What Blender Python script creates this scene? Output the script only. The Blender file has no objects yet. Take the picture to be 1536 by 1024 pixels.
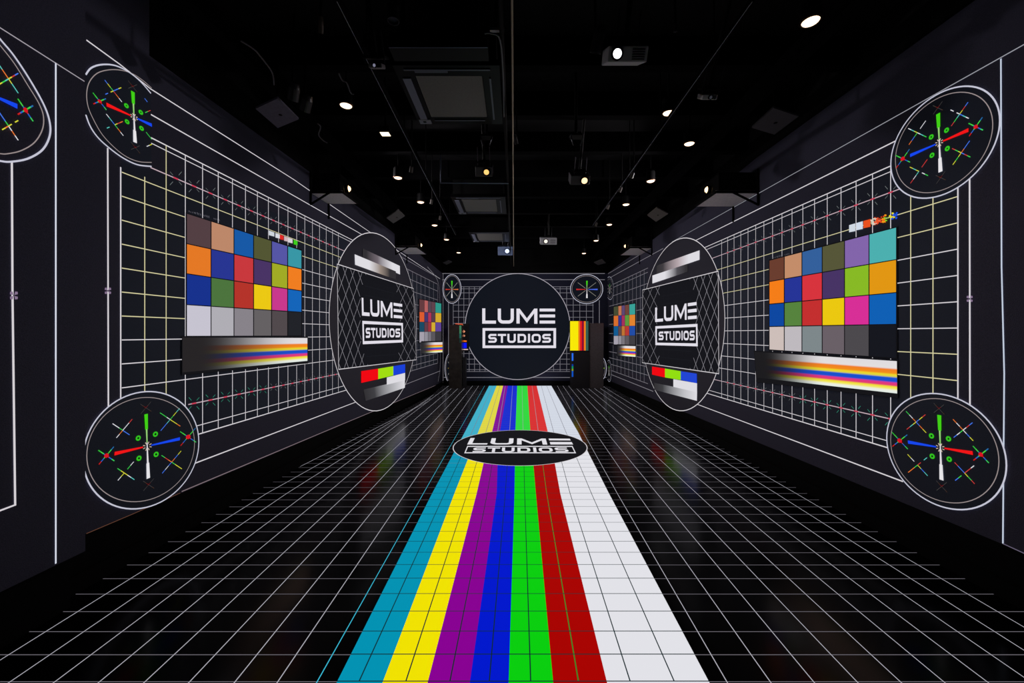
import bpy, math, random
from mathutils import Vector
random.seed(4)
F = 600.0; CX, CY = 772.0, 500.0; H = 1.7          # focal length and horizon of a 1536x1024 frame
C = bpy.context.scene.collection
sc = bpy.context.scene

# ------------------------------------------------------------------ camera
cam = bpy.data.cameras.new('camera'); cam.sensor_width = 36; cam.lens = 36*F/1536
cam.shift_x = -(CX-768)/1536; cam.shift_y = -(512-CY)/1536; cam.clip_start = .05
co = bpy.data.objects.new('camera', cam); C.objects.link(co)
co.location = (0, 0, H); co.rotation_euler = (math.pi/2, 0, 0); sc.camera = co
vs = sc.view_settings; vs.view_transform = 'Standard'; vs.look = 'None'; vs.gamma = 1; vs.exposure = 0; vs.use_curve_mapping = False
w = bpy.data.worlds.new('world'); sc.world = w; w.use_nodes = True
w.node_tree.nodes['Background'].inputs[0].default_value = (.02, .02, .03, 1); w.node_tree.nodes['Background'].inputs[1].default_value = .04

# ------------------------------------------------------------------ materials
def lin(c):
    return tuple((v/255/12.92 if v/255 <= .04045 else ((v/255+.055)/1.055)**2.4) for v in c)
_m = {}
def glow(rgb, s=1.0):                                # light thrown by the projectors onto a surface, or a lamp face
    k = ('g', tuple(rgb), s)
    if k in _m: return _m[k]
    m = bpy.data.materials.new('projected_light'); m.use_nodes = True
    b = m.node_tree.nodes['Principled BSDF']
    b.inputs['Base Color'].default_value = (.01, .01, .011, 1); b.inputs['Roughness'].default_value = .9
    b.inputs['Specular IOR Level'].default_value = .1
    b.inputs['Emission Color'].default_value = lin(rgb)+(1,); b.inputs['Emission Strength'].default_value = s
    _m[k] = m; return m
def matte(rgb, rough=.6, metal=0, noise=0, scale=200, spec=.5, bump=0, lo=.6):
    k = ('m', tuple(rgb), rough, metal, noise, scale, spec, bump)
    if k in _m: return _m[k]
    m = bpy.data.materials.new('surface'); m.use_nodes = True; nt = m.node_tree
    b = nt.nodes['Principled BSDF']; col = lin(rgb)
    b.inputs['Base Color'].default_value = col+(1,); b.inputs['Roughness'].default_value = rough
    b.inputs['Metallic'].default_value = metal; b.inputs['Specular IOR Level'].default_value = spec
    if noise or bump:
        tc = nt.nodes.new('ShaderNodeTexCoord'); n = nt.nodes.new('ShaderNodeTexNoise'); n.inputs['Scale'].default_value = scale
        n.inputs['Detail'].default_value = 4
        nt.links.new(tc.outputs['Object'], n.inputs['Vector'])
    if noise:
        r = nt.nodes.new('ShaderNodeValToRGB')
        r.color_ramp.elements[0].position = .3; r.color_ramp.elements[1].position = .7
        r.color_ramp.elements[0].color = tuple(v*(1-noise) for v in col)+(1,); r.color_ramp.elements[1].color = tuple(v*(1+noise) for v in col)+(1,)
        nt.links.new(n.outputs['Fac'], r.inputs['Fac']); nt.links.new(r.outputs['Color'], b.inputs['Base Color'])
    if bump:
        bp = nt.nodes.new('ShaderNodeBump'); bp.inputs['Strength'].default_value = bump; bp.inputs['Distance'].default_value = .01
        nt.links.new(n.outputs['Fac'], bp.inputs['Height']); nt.links.new(bp.outputs['Normal'], b.inputs['Normal'])
    _m[k] = m; return m
def ramp_mat(stops, fade=(0, 1), axis=1, base=(12, 12, 16), const=True):
    """projected picture: colours along one UV axis, fading in from black along U"""
    m = bpy.data.materials.new('projected_gradient'); m.use_nodes = True; nt = m.node_tree
    b = nt.nodes['Principled BSDF']; b.inputs['Base Color'].default_value = (.01, .01, .01, 1); b.inputs['Roughness'].default_value = .9
    uv = nt.nodes.new('ShaderNodeUVMap'); sp = nt.nodes.new('ShaderNodeSeparateXYZ'); nt.links.new(uv.outputs[0], sp.inputs[0])
    r = nt.nodes.new('ShaderNodeValToRGB'); e = r.color_ramp.elements
    while len(e) > 1: e.remove(e[-1])
    e[0].position = stops[0][0]; e[0].color = lin(stops[0][1])+(1,)
    for p, c in stops[1:]:
        n = e.new(p); n.color = lin(c)+(1,)
    nt.links.new(sp.outputs[axis], r.inputs['Fac'])
    mr = nt.nodes.new('ShaderNodeMapRange'); mr.inputs['From Min'].default_value = fade[0]; mr.inputs['From Max'].default_value = fade[1]
    mr.interpolation_type = 'SMOOTHSTEP'
    nt.links.new(sp.outputs[0], mr.inputs['Value'])
    mx = nt.nodes.new('ShaderNodeMixRGB'); mx.inputs[1].default_value = lin(base)+(1,)
    pw_ = nt.nodes.new('ShaderNodeMath'); pw_.operation = 'POWER'; pw_.inputs[1].default_value = 1.7
    nt.links.new(mr.outputs[0], pw_.inputs[0]); nt.links.new(pw_.outputs[0], mx.inputs[0]); nt.links.new(r.outputs['Color'], mx.inputs[2])
    nt.links.new(mx.outputs[0], b.inputs['Emission Color']); b.inputs['Emission Strength'].default_value = 1
    return m
WHITE = (205, 203, 212)

# ------------------------------------------------------------------ mesh building
class MB:
    def __init__(s): s.v = []; s.f = []; s.mi = []; s.mats = []; s.uv = []
    def m(s, mat):
        if mat not in s.mats: s.mats.append(mat)
        return s.mats.index(mat)
    def poly(s, pts, mat, uvs=None):
        b = len(s.v); s.v += [tuple(p) for p in pts]; s.f.append(tuple(range(b, b+len(pts)))); s.mi.append(s.m(mat))
        s.uv += uvs if uvs else [(0, 0)]*len(pts)
    def box(s, x0, x1, y0, y1, z0, z1, mat, tr=None):
        p = [Vector((x, y, z)) for x in (x0, x1) for y in (y0, y1) for z in (z0, z1)]
        if tr: p = [tr @ q for q in p]
        for q in ((0, 1, 3, 2), (4, 6, 7, 5), (0, 4, 5, 1), (2, 3, 7, 6), (0, 2, 6, 4), (1, 5, 7, 3)):
            s.poly([p[i] for i in q], mat)
    def hexa(s, p, mat):                              # 8 corners: bottom ring then top ring
        for q in ((3, 2, 1, 0), (4, 5, 6, 7), (0, 1, 5, 4), (1, 2, 6, 5), (2, 3, 7, 6), (3, 0, 4, 7)):
            s.poly([p[i] for i in q], mat)
    def lathe(s, prof, mat, axis='Z', org=(0, 0, 0), n=20, tr=None):
        org = Vector(org)
        def P(r, h, a):
            c, q = r*math.cos(a), r*math.sin(a)
            v = {'Z': (c, q, h), 'Y': (c, h, q), 'X': (h, c, q)}[axis]
            v = org+Vector(v)
            return tr @ v if tr else v
        for (r0, h0), (r1, h1) in zip(prof[:-1], prof[1:]):
            for k in range(n):
                a, b = 2*math.pi*k/n, 2*math.pi*(k+1)/n
                if r0 < 1e-6: s.poly([P(0, h0, 0), P(r1, h1, a), P(r1, h1, b)], mat)
                elif r1 < 1e-6: s.poly([P(r0, h0, a), P(0, h1, 0), P(r0, h0, b)], mat)
                else: s.poly([P(r0, h0, a), P(r1, h1, a), P(r1, h1, b), P(r0, h0, b)], mat)
    def tube(s, pts, r, mat, n=8):
        pts = [Vector(p) for p in pts]
        rings = []
        for i, p in enumerate(pts):
            d = (pts[min(i+1, len(pts)-1)]-pts[max(i-1, 0)]).normalized()
            u = d.cross(Vector((0, 0, 1)));  u = d.cross(Vector((1, 0, 0))) if u.length < .05 else u
            u.normalize(); v = d.cross(u)
            rings.append([p+u*r*math.cos(2*math.pi*k/n)+v*r*math.sin(2*math.pi*k/n) for k in range(n)])
        for a, b in zip(rings[:-1], rings[1:]):
            for k in range(n): s.poly([a[k], a[(k+1) % n], b[(k+1) % n], b[k]], mat)
        s.poly(rings[0][::-1], mat); s.poly(rings[-1], mat)
    def build(s, name, parent=None, bevel=0):
        me = bpy.data.meshes.new(name); me.from_pydata(s.v, [], s.f)
        for m in s.mats: me.materials.append(m)
        for p, i in zip(me.polygons, s.mi): p.material_index = i
        ul = me.uv_layers.new(name='UVMap')
        for l in range(len(me.loops)): ul.data[l].uv = s.uv[me.loops[l].vertex_index]
        me.validate(); me.update()
        o = bpy.data.objects.new(name, me); C.objects.link(o)
        if parent:
            o.parent = parent
            if parent.type == 'EMPTY' or True:
                L = parent
                off = Vector((0, 0, 0))
                while L: off += Vector(L.location); L = L.parent
                o.location = -off if s.world else (0, 0, 0)
        if bevel:
            import bmesh
            bm = bmesh.new(); bm.from_mesh(me); bmesh.ops.remove_doubles(bm, verts=bm.verts, dist=1e-5)
            bmesh.ops.bevel(bm, geom=list(bm.edges), offset=bevel, segments=2, affect='EDGES', profile=.6, clamp_overlap=True)
            bm.to_mesh(me); bm.free()
        return o
    world = False
class WB(MB):                                          # vertices given in room coordinates
    world = True
def tag(o, label, cat, group=None, kind=None):
    if label: o['label'] = label
    if cat: o['category'] = cat
    if group: o['group'] = group
    if kind: o['kind'] = kind
    return o
def thing(name, loc, label, cat, group=None):
    o = bpy.data.objects.new(name, None); C.objects.link(o); o.location = loc; o.empty_display_size = .1
    return tag(o, label, cat, group)
def struct(o): o['kind'] = 'structure'; return o
def copy_tree(o, parent=None):
    c = o.copy(); C.objects.link(c); c.parent = parent
    for ch in list(o.children): copy_tree(ch, c)
    return c

# ------------------------------------------------------------------ planes of the room
class Plane:
    def __init__(s, p0, p1, n):                        # two points on the plane, one extra axis and the side facing the room
        s.o = Vector(p0); s.U = (Vector(p1)-s.o).normalized(); s.V = Vector(n[0]); s.N = Vector(n[1])
    def at(s, px, py):
        d = Vector(((px-CX)/F, 1, -(py-CY)/F)); c = Vector((0, 0, H))
        t = (s.o-c).dot(s.N)/d.dot(s.N); p = c+d*t-s.o
        return (p.dot(s.U), p.dot(s.V))
    def w(s, q, off=0): return s.o+s.U*q[0]+s.V*q[1]+s.N*off
def vec(x, y, z): return Vector((x, y, z))
D = H*F/78
LA = vec(-772*H/451, H*F/451, 0); LB = vec(-109*H/78, D, 0)
RA = vec(762.7*H/411, H*F/411, 0); RB = vec(140*H/78, D, 0)
def plane_v(a, b, side):
    u = (b-a).normalized(); n = vec(u.y, -u.x, 0)*side
    return Plane(a, b, ((0, 0, 1), n))
PL = plane_v(LA, LB, 1); PR = plane_v(RA, RB, -1)
PB = Plane(vec(0, D, 0), vec(1, D, 0), ((0, 0, 1), (0, -1, 0)))
PF = Plane(vec(0, 0, 0), vec(1, 0, 0), ((0, 1, 0), (0, 0, 1)))
def depth_x(a, b, y): return a.x+(b.x-a.x)*(y-a.y)/(b.y-a.y)
XL = lambda y: depth_x(LA, LB, y); XR = lambda y: depth_x(RA, RB, y)
# the panel that stands proud of the left wall beside the camera
pe = PL.at(128, 600); pw = PL.w(pe); NE = vec(pw.x*.92, pw.x*.92/((128-CX)/F), 0); pdir = (LB-LA).normalized()
PN = plane_v(NE-pdir*3, NE, 1)
def cz(px, py, Z):                                     # point of the picture at a height
    t = (Z-H)*F/(CY-py); return vec((px-CX)/F*t, t, Z)

# ------------------------------------------------------------------ drawing helpers on a plane
def ribbon(pts, wd, closed=False):
    n = len(pts); L = []; R = []
    for i in range(n):
        if closed: a, b = pts[i-1], pts[(i+1) % n]
        else: a, b = pts[max(i-1, 0)], pts[min(i+1, n-1)]
        p = pts[i]
        def nm(q, r):
            dx, dy = r[0]-q[0], r[1]-q[1]; l = math.hypot(dx, dy) or 1; return (-dy/l, dx/l)
        n1 = nm(a, p) if a != p else nm(p, b); n2 = nm(p, b) if b != p else n1
        mx, my = n1[0]+n2[0], n1[1]+n2[1]; l = math.hypot(mx, my) or 1; mx /= l; my /= l
        k = 1/max(.45, mx*n1[0]+my*n1[1]); h = wd/2*k
        if isinstance(wd, (list, tuple)): h = wd[i]/2
        L.append((p[0]+mx*h, p[1]+my*h)); R.append((p[0]-mx*h, p[1]-my*h))
    out = []
    for i in range(n if closed else n-1):
        j = (i+1) % n; out.append([L[i], R[i], R[j], L[j]])
    return out
def smooth(pts, k=8):
    if len(pts) < 3: return pts
    out = []
    for i in range(len(pts)-1):
        p0 = pts[max(i-1, 0)]; p1 = pts[i]; p2 = pts[i+1]; p3 = pts[min(i+2, len(pts)-1)]
        for j in range(k):
            t = j/k
            out.append(tuple(.5*(2*p1[c]+(p2[c]-p0[c])*t+(2*p0[c]-5*p1[c]+4*p2[c]-p3[c])*t*t+(-p0[c]+3*p1[c]-3*p2[c]+p3[c])*t**3) for c in (0, 1)))
    return out+[pts[-1]]
def line(mb, P, pts, wd, mat, off=.003, closed=False, sm=False):
    if P is not PF: wd = wd*.74
    if sm: pts = smooth(pts)
    q = [P.at(*p) for p in pts]
    for f in ribbon(q, wd, closed): mb.poly([P.w(v, off) for v in f], mat)
def clipline(mb, P, pts, wd, mat, off, clip):
    run = []
    for p in pts:
        if clip is None or clip(p): run.append(p)
        else:
            if len(run) > 1: line(mb, P, run, wd, mat, off)
            run = []
    if len(run) > 1: line(mb, P, run, wd, mat, off)
def seg(a, b, n=12): return [(a[0]+(b[0]-a[0])*i/n, a[1]+(b[1]-a[1])*i/n) for i in range(n+1)]
def fill(mb, P, pts, mat, off): mb.poly([P.w(P.at(*p), off) for p in pts], mat)
def oval(cx, cy, A, B, c=0, n=72):
    ph = math.acos(c); return [(cx+A*math.cos(2*math.pi*i/n), cy+B*math.cos(2*math.pi*i/n-ph)) for i in range(n)]
def quad(Q, u, v):
    (a, b), (c, d), (e, f), (g, h) = Q                 # TL TR BR BL
    return ((a*(1-u)+c*u)*(1-v)+(g*(1-u)+e*u)*v, (b*(1-u)+d*u)*(1-v)+(h*(1-u)+f*u)*v)
def mesh_quad(mb, P, Q, mat, off, nu=24, nv=8):
    for i in range(nu):
        for j in range(nv):
            us = [(i/nu, j/nv), ((i+1)/nu, j/nv), ((i+1)/nu, (j+1)/nv), (i/nu, (j+1)/nv)]
            mb.poly([P.w(P.at(*quad(Q, *u)), off) for u in us], mat, us)

# ------------------------------------------------------------------ setting
wallm = matte((80, 79, 98), .95, 0, .22, 200, .12, .25)
wallb = matte((56, 58, 78), .95, 0, .2, 260, .12, .2)
blackm = matte((5, 5, 6), .8, spec=.15)
plinm = matte((9, 9, 10), .7, spec=.12)
ceilm = matte((5, 5, 7), .75, 0, .3, 3, .15, .3)
beamm = matte((2, 2, 3), .8, 0, .4, 5, .04, .5)
b = WB()
# floor: near black vinyl with a dull gloss
fm = bpy.data.materials.new('black_gloss_floor'); fm.use_nodes = True; nt = fm.node_tree; pb = nt.nodes['Principled BSDF']
pb.inputs['Base Color'].default_value = (.0015, .0015, .002, 1); pb.inputs['Specular IOR Level'].default_value = .07
nz = nt.nodes.new('ShaderNodeTexNoise'); nz.inputs['Scale'].default_value = 1.6; nz.inputs['Detail'].default_value = 5
tcx = nt.nodes.new('ShaderNodeTexCoord'); nt.links.new(tcx.outputs['Object'], nz.inputs['Vector'])
mr = nt.nodes.new('ShaderNodeMapRange'); mr.inputs['To Min'].default_value = .14; mr.inputs['To Max'].default_value = .2
nt.links.new(nz.outputs['Fac'], mr.inputs['Value']); nt.links.new(mr.outputs[0], pb.inputs['Roughness'])
b.poly([vec(-4, -1, 0), vec(4, -1, 0), vec(4, D+.4, 0), vec(-4, D+.4, 0)], fm)
floor = struct(b.build('floor'))
DECK = 4.45
b = WB(); b.poly([vec(-4, -1, DECK), vec(-4, D+.4, DECK), vec(4, D+.4, DECK), vec(4, -1, DECK)], ceilm)
ceiling = struct(b.build('ceiling'))
for k, y in enumerate([2.05, 2.9, 3.75, 4.6, 5.5, 6.4, 7.3, 8.3, 9.3, 10.4, 11.6]):
    b = WB(); b.box(-3.2, 3.3, y-.05, y+.05, 4.18, DECK, beamm); o = b.build('ceiling_joist', ceiling)
for x in (-2.35, 2.45):
    b = WB(); b.box(x-.06, x+.06, -.5, D, 4.05, 4.18, beamm); b.build('ceiling_bearer', ceiling)
def side_wall(name, P, xf, bot, top, extra, y0):
    # bot / top: picture points; extra: taller stretch
    b = WB()
    pts = [P.at(*p) for p in bot]+[P.at(*p) for p in reversed(top)]
    b.poly([P.w(q) for q in pts], wallm)
    return struct(b.build(name))
zt = 3.9
def wallpoly(name, P, u0, u1, lo0, lo1, prof, mat, thick=.12):
    b = WB(); ring = [(u0, lo0), (u1, lo1)]+prof
    fr = [P.w(q) for q in ring]; bk = [P.w(q, -thick) for q in ring]
    b.poly(fr, mat); b.poly(bk[::-1], mat)
    for i in range(len(ring)):
        j = (i+1) % len(ring); b.poly([fr[i], bk[i], bk[j], fr[j]], mat)
    return struct(b.build(name))
uE = PL.at(224, 100)[0]; uL = (LB-LA).length
u128 = PL.at(129, 800); u508 = PL.at(508, 639)
k = (u508[1]-u128[1])/(u508[0]-u128[0])
plv = lambda u: u128[1]+k*(u-u128[0])
wl = wallpoly('wall_left', PL, -1.5, uL, plv(-1.5), plv(uL), [(uL, 3.68), (PL.at(586, 345)[0], 3.86), (uE, 3.88), (uE, DECK), (-1.5, DECK)], wallm)
r1502 = PR.at(1502, 815); r1100 = PR.at(1100, 648); k2 = (r1100[1]-r1502[1])/(r1100[0]-r1502[0])
prv = lambda u: r1502[1]+k2*(u-r1502[0])
uR = (RB-RA).length
wr = wallpoly('wall_right', PR, -2, uR, prv(-2), prv(uR), [(uR, 3.68), (PR.at(1041, 312)[0], 3.86), (PR.at(1134, 236)[0], 3.97), (-2, 3.99)], wallm)
b = WB(); b.box(-2.6, 3.2, D, D+.12, 0, 3.67, wallb); wb_ = struct(b.build('wall_back'))
# black painted upper walls
b = WB(); b.box(-3.4, 3.4, D+.02, D+.3, 3.67, DECK, blackm); b.build('upper_wall', wb_)
def strip(P, u0, u1, z0, z1, off, mat, name, parent, th=.1):
    b = WB(); r = [(u0, z0[0]), (u1, z0[1]), (u1, z1[1]), (u0, z1[0])]
    b.hexa([P.w(r[i], o) for o in (off-th, off) for i in range(4)], mat); o = b.build(name, parent)
    if not parent: struct(o)
    return o
strip(PL, uE, uL, (3.88, 3.68), (DECK, DECK), -.04, blackm, 'upper_wall', wl)
strip(PR, -2, uR, (3.98, 3.68), (DECK, DECK), -.04, blackm, 'upper_wall', wr)
strip(PL, -1.5, uL, (0, 0), (plv(-1.5), plv(uL)), .0, plinm, 'baseboard_left', None, .14)
strip(PR, -2, uR, (0, 0), (prv(-2), prv(uR)), .0, plinm, 'baseboard_right', None, .14)
strip(PR, -2, uR, (0, 0), (.12, .12), .03, plinm, 'skirting', bpy.data.objects['baseboard_right'], .03)
strip(PL, -1.5, uL, (0, 0), (.12, .12), .03, plinm, 'skirting', bpy.data.objects['baseboard_left'], .03)
# proud panel beside the camera
b = WB(); th = .17
ring = [(-.5, .36), (3, .354), (3, DECK), (-.5, DECK)]
b.hexa([PN.w(r, o) for o in (-th, 0) for r in ring], wallm); wn = struct(b.build('wall_near_left'))
strip(PN, -.5, 3, (.0, .0), (.36, .354), -.1, plinm, 'baseboard_near_left', None, .1)
# back wall plinth
b = WB(); b.box(-2.34, 3.05, D-.03, D+.02, 0, H-(571-CY)/F*D, plinm); struct(b.build('baseboard_back'))

# ------------------------------------------------------------------ projected linework of the walls (pattern of each wall)
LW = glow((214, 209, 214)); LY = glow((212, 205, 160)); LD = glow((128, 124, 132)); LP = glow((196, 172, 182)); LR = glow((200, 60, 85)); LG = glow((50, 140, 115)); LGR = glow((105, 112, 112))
LB_ = glow((96, 62, 48))
def inv(P, a, bb, y): return CX+F*(depth_x(a, bb, y))/y     # depth -> picture x
def depth_of(P, px): q = P.w(P.at(px, 500)); return q.y
def rline(mb, P, vpx, r, x0, x1, wd, mat, off=.003):
    sgn = 1 if x0 > vpx else -1
    pts = [(x, CY-r*abs(x-vpx)) for x in (x0, x1)]
    line(mb, P, pts, wd, mat, off)
VL, VR = 804, 763
yL = lambda r, x: CY-r*(VL-x)
yR = lambda r, x: CY-r*(x-VR)
dark_field = matte((72, 78, 96), .95, 0, .2, 260, .12)
# --- left
b = WB()
fill(b, PL, [(182, 240), (520, yL(.508, 520)), (520, yL(-.298, 520)), (182, yL(-.298, 182))], dark_field, .001)
fill(b, PL, [(608, yL(.508, 608)+6), (655, yL(.49, 655)), (657, yL(-.3, 657)), (608, yL(-.298, 608))], dark_field, .001)
b.build('test_card_field', wl)
b = WB()
z0 = depth_of(PL, 180.5); pit = (depth_of(PL, 277.5)-z0)/3
zd = depth_of(PL, 512)
cols = []; i = 0
while z0+i*pit < zd: cols.append(inv(PL, LA, LB, z0+i*pit)); i += 1
for i, x in enumerate(cols):
    t = yL(.508, x); 
    if i < 2: t = yL(.40, x)
    line(b, PL, [(x, t), (x, yL(-.298, x))], .0095 if i else .012, LW if i != 1 and i != 2 else LY)
for i in range(10):
    r = .389-.0578*i
    rline(b, PL, VL, r, 182, 277 if i > 3 else 300, .0095, LY if i < 7 else LW)
    rline(b, PL, VL, r, 277 if i > 3 else 300, 512, .0095, LY if i < 2 else LW)
for r, wd in ((.508, .013), (.494, .009)): rline(b, PL, VL, r, 225, 532, wd, LW)
for r, wd in ((-.298, .013), (-.272, .009)): rline(b, PL, VL, r, 285, 532, wd, LW)
for r in (.43, -.204):
    rline(b, PL, VL, r, 225 if r > 0 else 282, 528, .011, LP)
rline(b, PL, VL, .568, 225, 552, .013, LW); rline(b, PL, VL, .568, 600, 652, .013, LD)
line(b, PL, [(129, 60), (180, 97), (225, 133), (440, 269), (556, 349), (660, 418)], .012, LW)
rline(b, PL, VL, -.38, 280, 538, .014, LW); rline(b, PL, VL, -.39, 595, 660, .016, LD)
line(b, PL, [(129, 800), (200, 770), (270, 739)], .006, LB_); line(b, PL, [(272, 737), (508, 638), (655, 577)], .011, glow((128, 112, 118)))
line(b, PL, [(161, 222), (162, 610)], .013, LW)
# far repeat of the grid
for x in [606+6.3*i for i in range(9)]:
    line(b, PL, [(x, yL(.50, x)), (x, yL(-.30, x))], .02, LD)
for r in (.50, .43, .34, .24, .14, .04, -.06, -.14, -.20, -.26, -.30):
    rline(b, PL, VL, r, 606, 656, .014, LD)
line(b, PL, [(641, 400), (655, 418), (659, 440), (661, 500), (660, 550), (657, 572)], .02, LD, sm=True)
b.build('grid_lines', wl)
def ticks(P, yf, r, cols, far, flip=1):
    m = WB()
    for i in range(len(cols)-1):
        x = (cols[i]+cols[i+1])/2 if flip == 1 else cols[i]; y = yf(r, x); s = abs(cols[i+1]-cols[i])*.38
        c = LG if r < 0 and s > 6 else LGR
        for dx in (-1, 1):
            for dy in (-1, 1):
                for k0, k1 in ((.5, 1.0),):
                    line(m, P, [(x+dx*s*k0*.8, y+dy*s*k0*.9), (x+dx*s*k1*.8, y+dy*s*k1*.9)], .0055, c, .004)
        line(m, P, [(x-s*.35, yf(r, x-s*.35)), (x+s*.35, yf(r, x+s*.35))], .017, LR, .004)
    return m
ticks(PL, yL, .43, [c for c in cols if c > 245], 0).build('tick_marks', wl)
ticks(PL, yL, -.204, [c for c in cols if c > 270], 0).build('tick_marks', wl)
# --- right
b = WB()
fill(b, PR, [(1437, yR(.44, 1437)), (1437, yR(-.298, 1437)), (1070, yR(-.298, 1070)), (1070, yR(.438, 1070))], dark_field, .001)
fill(b, PR, [(970, yR(.44, 970)), (970, yR(-.32, 970)), (916, yR(-.3, 916)), (916, yR(.5, 916))], dark_field, .001)
b.build('test_card_field', wr)
b = WB()
z0 = depth_of(PR, 1437.4); pit = (depth_of(PR, 1309.3)-z0)/4; zd = depth_of(PR, 1078)
rc = []; i = 0
while z0+i*pit < zd: rc.append(inv(PR, RA, RB, z0+i*pit)); i += 1
for i, x in enumerate(rc):
    line(b, PR, [(x, yR(.438, x)), (x, yR(-.301, x))], .0095 if i else .012, LW if i != 1 and i != 2 else LY)
for i in range(9):
    r = .3047-.0585*i
    rline(b, PR, VR, r, 1437 if i < 8 else 1200, 1300, .0095, LY if i < 2 or i > 5 else LW)
    rline(b, PR, VR, r, 1300 if i < 8 else 1200, 1075, .0095, LY if i < 3 else LW)
for r, wd in ((.438, .013), (.4233, .009), (-.301, .013), (-.283, .009)): rline(b, PR, VR, r, 1345, 1055, wd, LW)
for r in (.369, -.2235): rline(b, PR, VR, r, 1350, 1062, .011, LP)
rline(b, PR, VR, .497, 1345, 1030, .014, LW); rline(b, PR, VR, .56, 1540, 1008, .009, glow((150, 152, 160)))
rline(b, PR, VR, -.375, 1355, 1045, .014, LW)
rline(b, PR, VR, .55, 995, 912, .016, LD); rline(b, PR, VR, .60, 975, 912, .012, LD); rline(b, PR, VR, -.40, 980, 915, .018, LD)
line(b, PR, [(1455, 265), (1455.5, 610)], .013, LW)
line(b, PR, [(1502, 88), (1503, 400), (1507, 560), (1505, 815)], .0105, glow((196, 206, 224)))
line(b, PR, [(1505, 815), (1540, 831)], .008, glow((100, 92, 112)))
for i, x in enumerate([920+5.8*i for i in range(9)]):
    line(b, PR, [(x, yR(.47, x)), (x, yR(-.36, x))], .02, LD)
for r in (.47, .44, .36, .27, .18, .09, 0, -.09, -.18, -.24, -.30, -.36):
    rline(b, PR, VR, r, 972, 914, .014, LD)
b.build('grid_lines', wr)
ticks(PR, yR, .369, [c for c in rc if c < 1345], 0, 0).build('tick_marks', wr)
ticks(PR, yR, -.2235, [c for c in rc if c < 1350], 0, 0).build('tick_marks', wr)
# --- near left panel
b = WB()
line(b, PN, [(-10, 35), (0, 42), (126, 122)], .008, glow((160, 154, 162)))
line(b, PN, [(83, 94), (83, 845)], .0095, glow((222, 226, 240)))
line(b, PN, [(17, 243), (18, 443), (22, 757), (-10, 769)], .012, LW)
b.build('frame_lines', wn)
# --- back wall
b = WB(); bx = lambda x: 640+x/4.267
by = lambda y: 380+y/4.267
BL = glow((125, 123, 132)); bw = .022
for y in (128, 168): line(b, PB, [(bx(100), by(y)), (bx(1140), by(y))], bw, BL)
for y in (213, 226, 252, 290, 330, 369, 408, 447, 486, 525, 564, 603, 640, 676, 708, 743, 755): line(b, PB, [(bx(170), by(y)), (bx(1068), by(y))], .016, BL)
for x in list(range(170, 380, 34))+list(range(812, 1070, 42)): line(b, PB, [(bx(x), by(213)), (bx(x), by(755))], .016, BL)
for x in (140, 1105): line(b, PB, [(bx(x), by(300)), (bx(x), by(700))], bw, BL)
line(b, PB, [(bx(110), by(793)), (bx(1150), by(793))], bw, BL)
line(b, PB, [(bx(105), by(130)), (bx(105), by(830))], .014, LD)
b.build('grid_lines', wb_)
# --- floor lines
b = WB()
FW = glow((178, 176, 186)); FR = glow((108, 104, 112)); 
def fl(xb, xm, xf): return [(xb+(xb-xm)*.25, 1022+282*.25), (xb, 1022), (xm, 740), (xf, 578.5)]
for i in range(10):
    xb = [476, 417, 353, 285, 218, 150, 83, 16, -51, -118][i]; xm = [635, 608, 580, 551, 521, 490, 460, 430, 400, 370][i]; xf = 727-9*i if i < 7 else 664
    pts = fl(xb, xm, xf)
    if xf == 664: pts = pts[:3]+[(xm+(664-xm)*.5, 740-(740-592)*.5)] + [(650-4*(i-7), 592+5*(i-7))]
    line(b, PF, pts, .0052, glow((60, 185, 215)) if i == 0 else FW, .0015)
for i in range(11):
    xb = 1090+65*i; xm = 926+29.8*i; xf = 836+8.4*i
    pts = fl(xb, xm, xf)
    if xf > 911: pts = pts[:3]+[(925, 585)]
    line(b, PF, pts, .0048, FW, .0015)
b.build('grid_lines', floor)
# cross rows: evenly spaced in the room
b = WB(); rows = []
n = -1
while True:
    q = 1/522.5+n*.000161
    y = H*F*q
    if y > D-.05: break
    rows.append(y)
    n += 1
def edge(pts, y):
    q = [(p.y, p.x) for p in (PF.w(PF.at(*v)) for v in pts)]
    for (y0, x0), (y1, x1) in zip(q[:-1], q[1:]):
        if y <= y1: return x0+(x1-x0)*(y-y0)/(y1-y0)
    return q[-1][1]
for y in rows:
    lx = edge([(-118, 1022), (370, 740), (510, 666), (650, 592), (664, 579)], y)-.03; rx = edge([(1740, 1022), (1224, 740), (1075, 661), (925, 585), (911, 579)], y)+.03
    b.poly([vec(lx, y-.0022, .0012), vec(rx, y-.0022, .0012), vec(rx, y+.0022, .0012), vec(lx, y+.0022, .0012)], FR)
b.build('cross_lines', floor)

# ------------------------------------------------------------------ the striped band on the floor
names = ['cyan', 'yellow', 'purple', 'blue', 'green', 'red', 'white']
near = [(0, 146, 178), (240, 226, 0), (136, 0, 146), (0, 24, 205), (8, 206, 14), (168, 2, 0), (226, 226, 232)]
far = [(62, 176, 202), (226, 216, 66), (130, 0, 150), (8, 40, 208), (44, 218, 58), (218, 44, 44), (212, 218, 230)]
E = {1060: None, 1022: [506, 574.6, 642, 705, 763, 829.6, 910, 1063], 740: [648.3, 681.7, 715, 745, 771.7, 803.8, 840.4, 913.3],
     672: [684.5, 708.5, 730.5, 747, 772.7, 798, 828, 879], 649: [696.8, 717, 737.8, 749.5, 773, 795.7, 822, 867.6], 578.5: [733.6, 745, 754.7, 761.7, 775.8, 791, 805, 827]}
E[1060] = [a+(a-c)*38/282 for a, c in zip(E[1022], E[740])]
run = thing('striped_floor_band', (0, 3, 0), 'rainbow striped band of projected light running down the middle of the black floor', 'projection')
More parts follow.
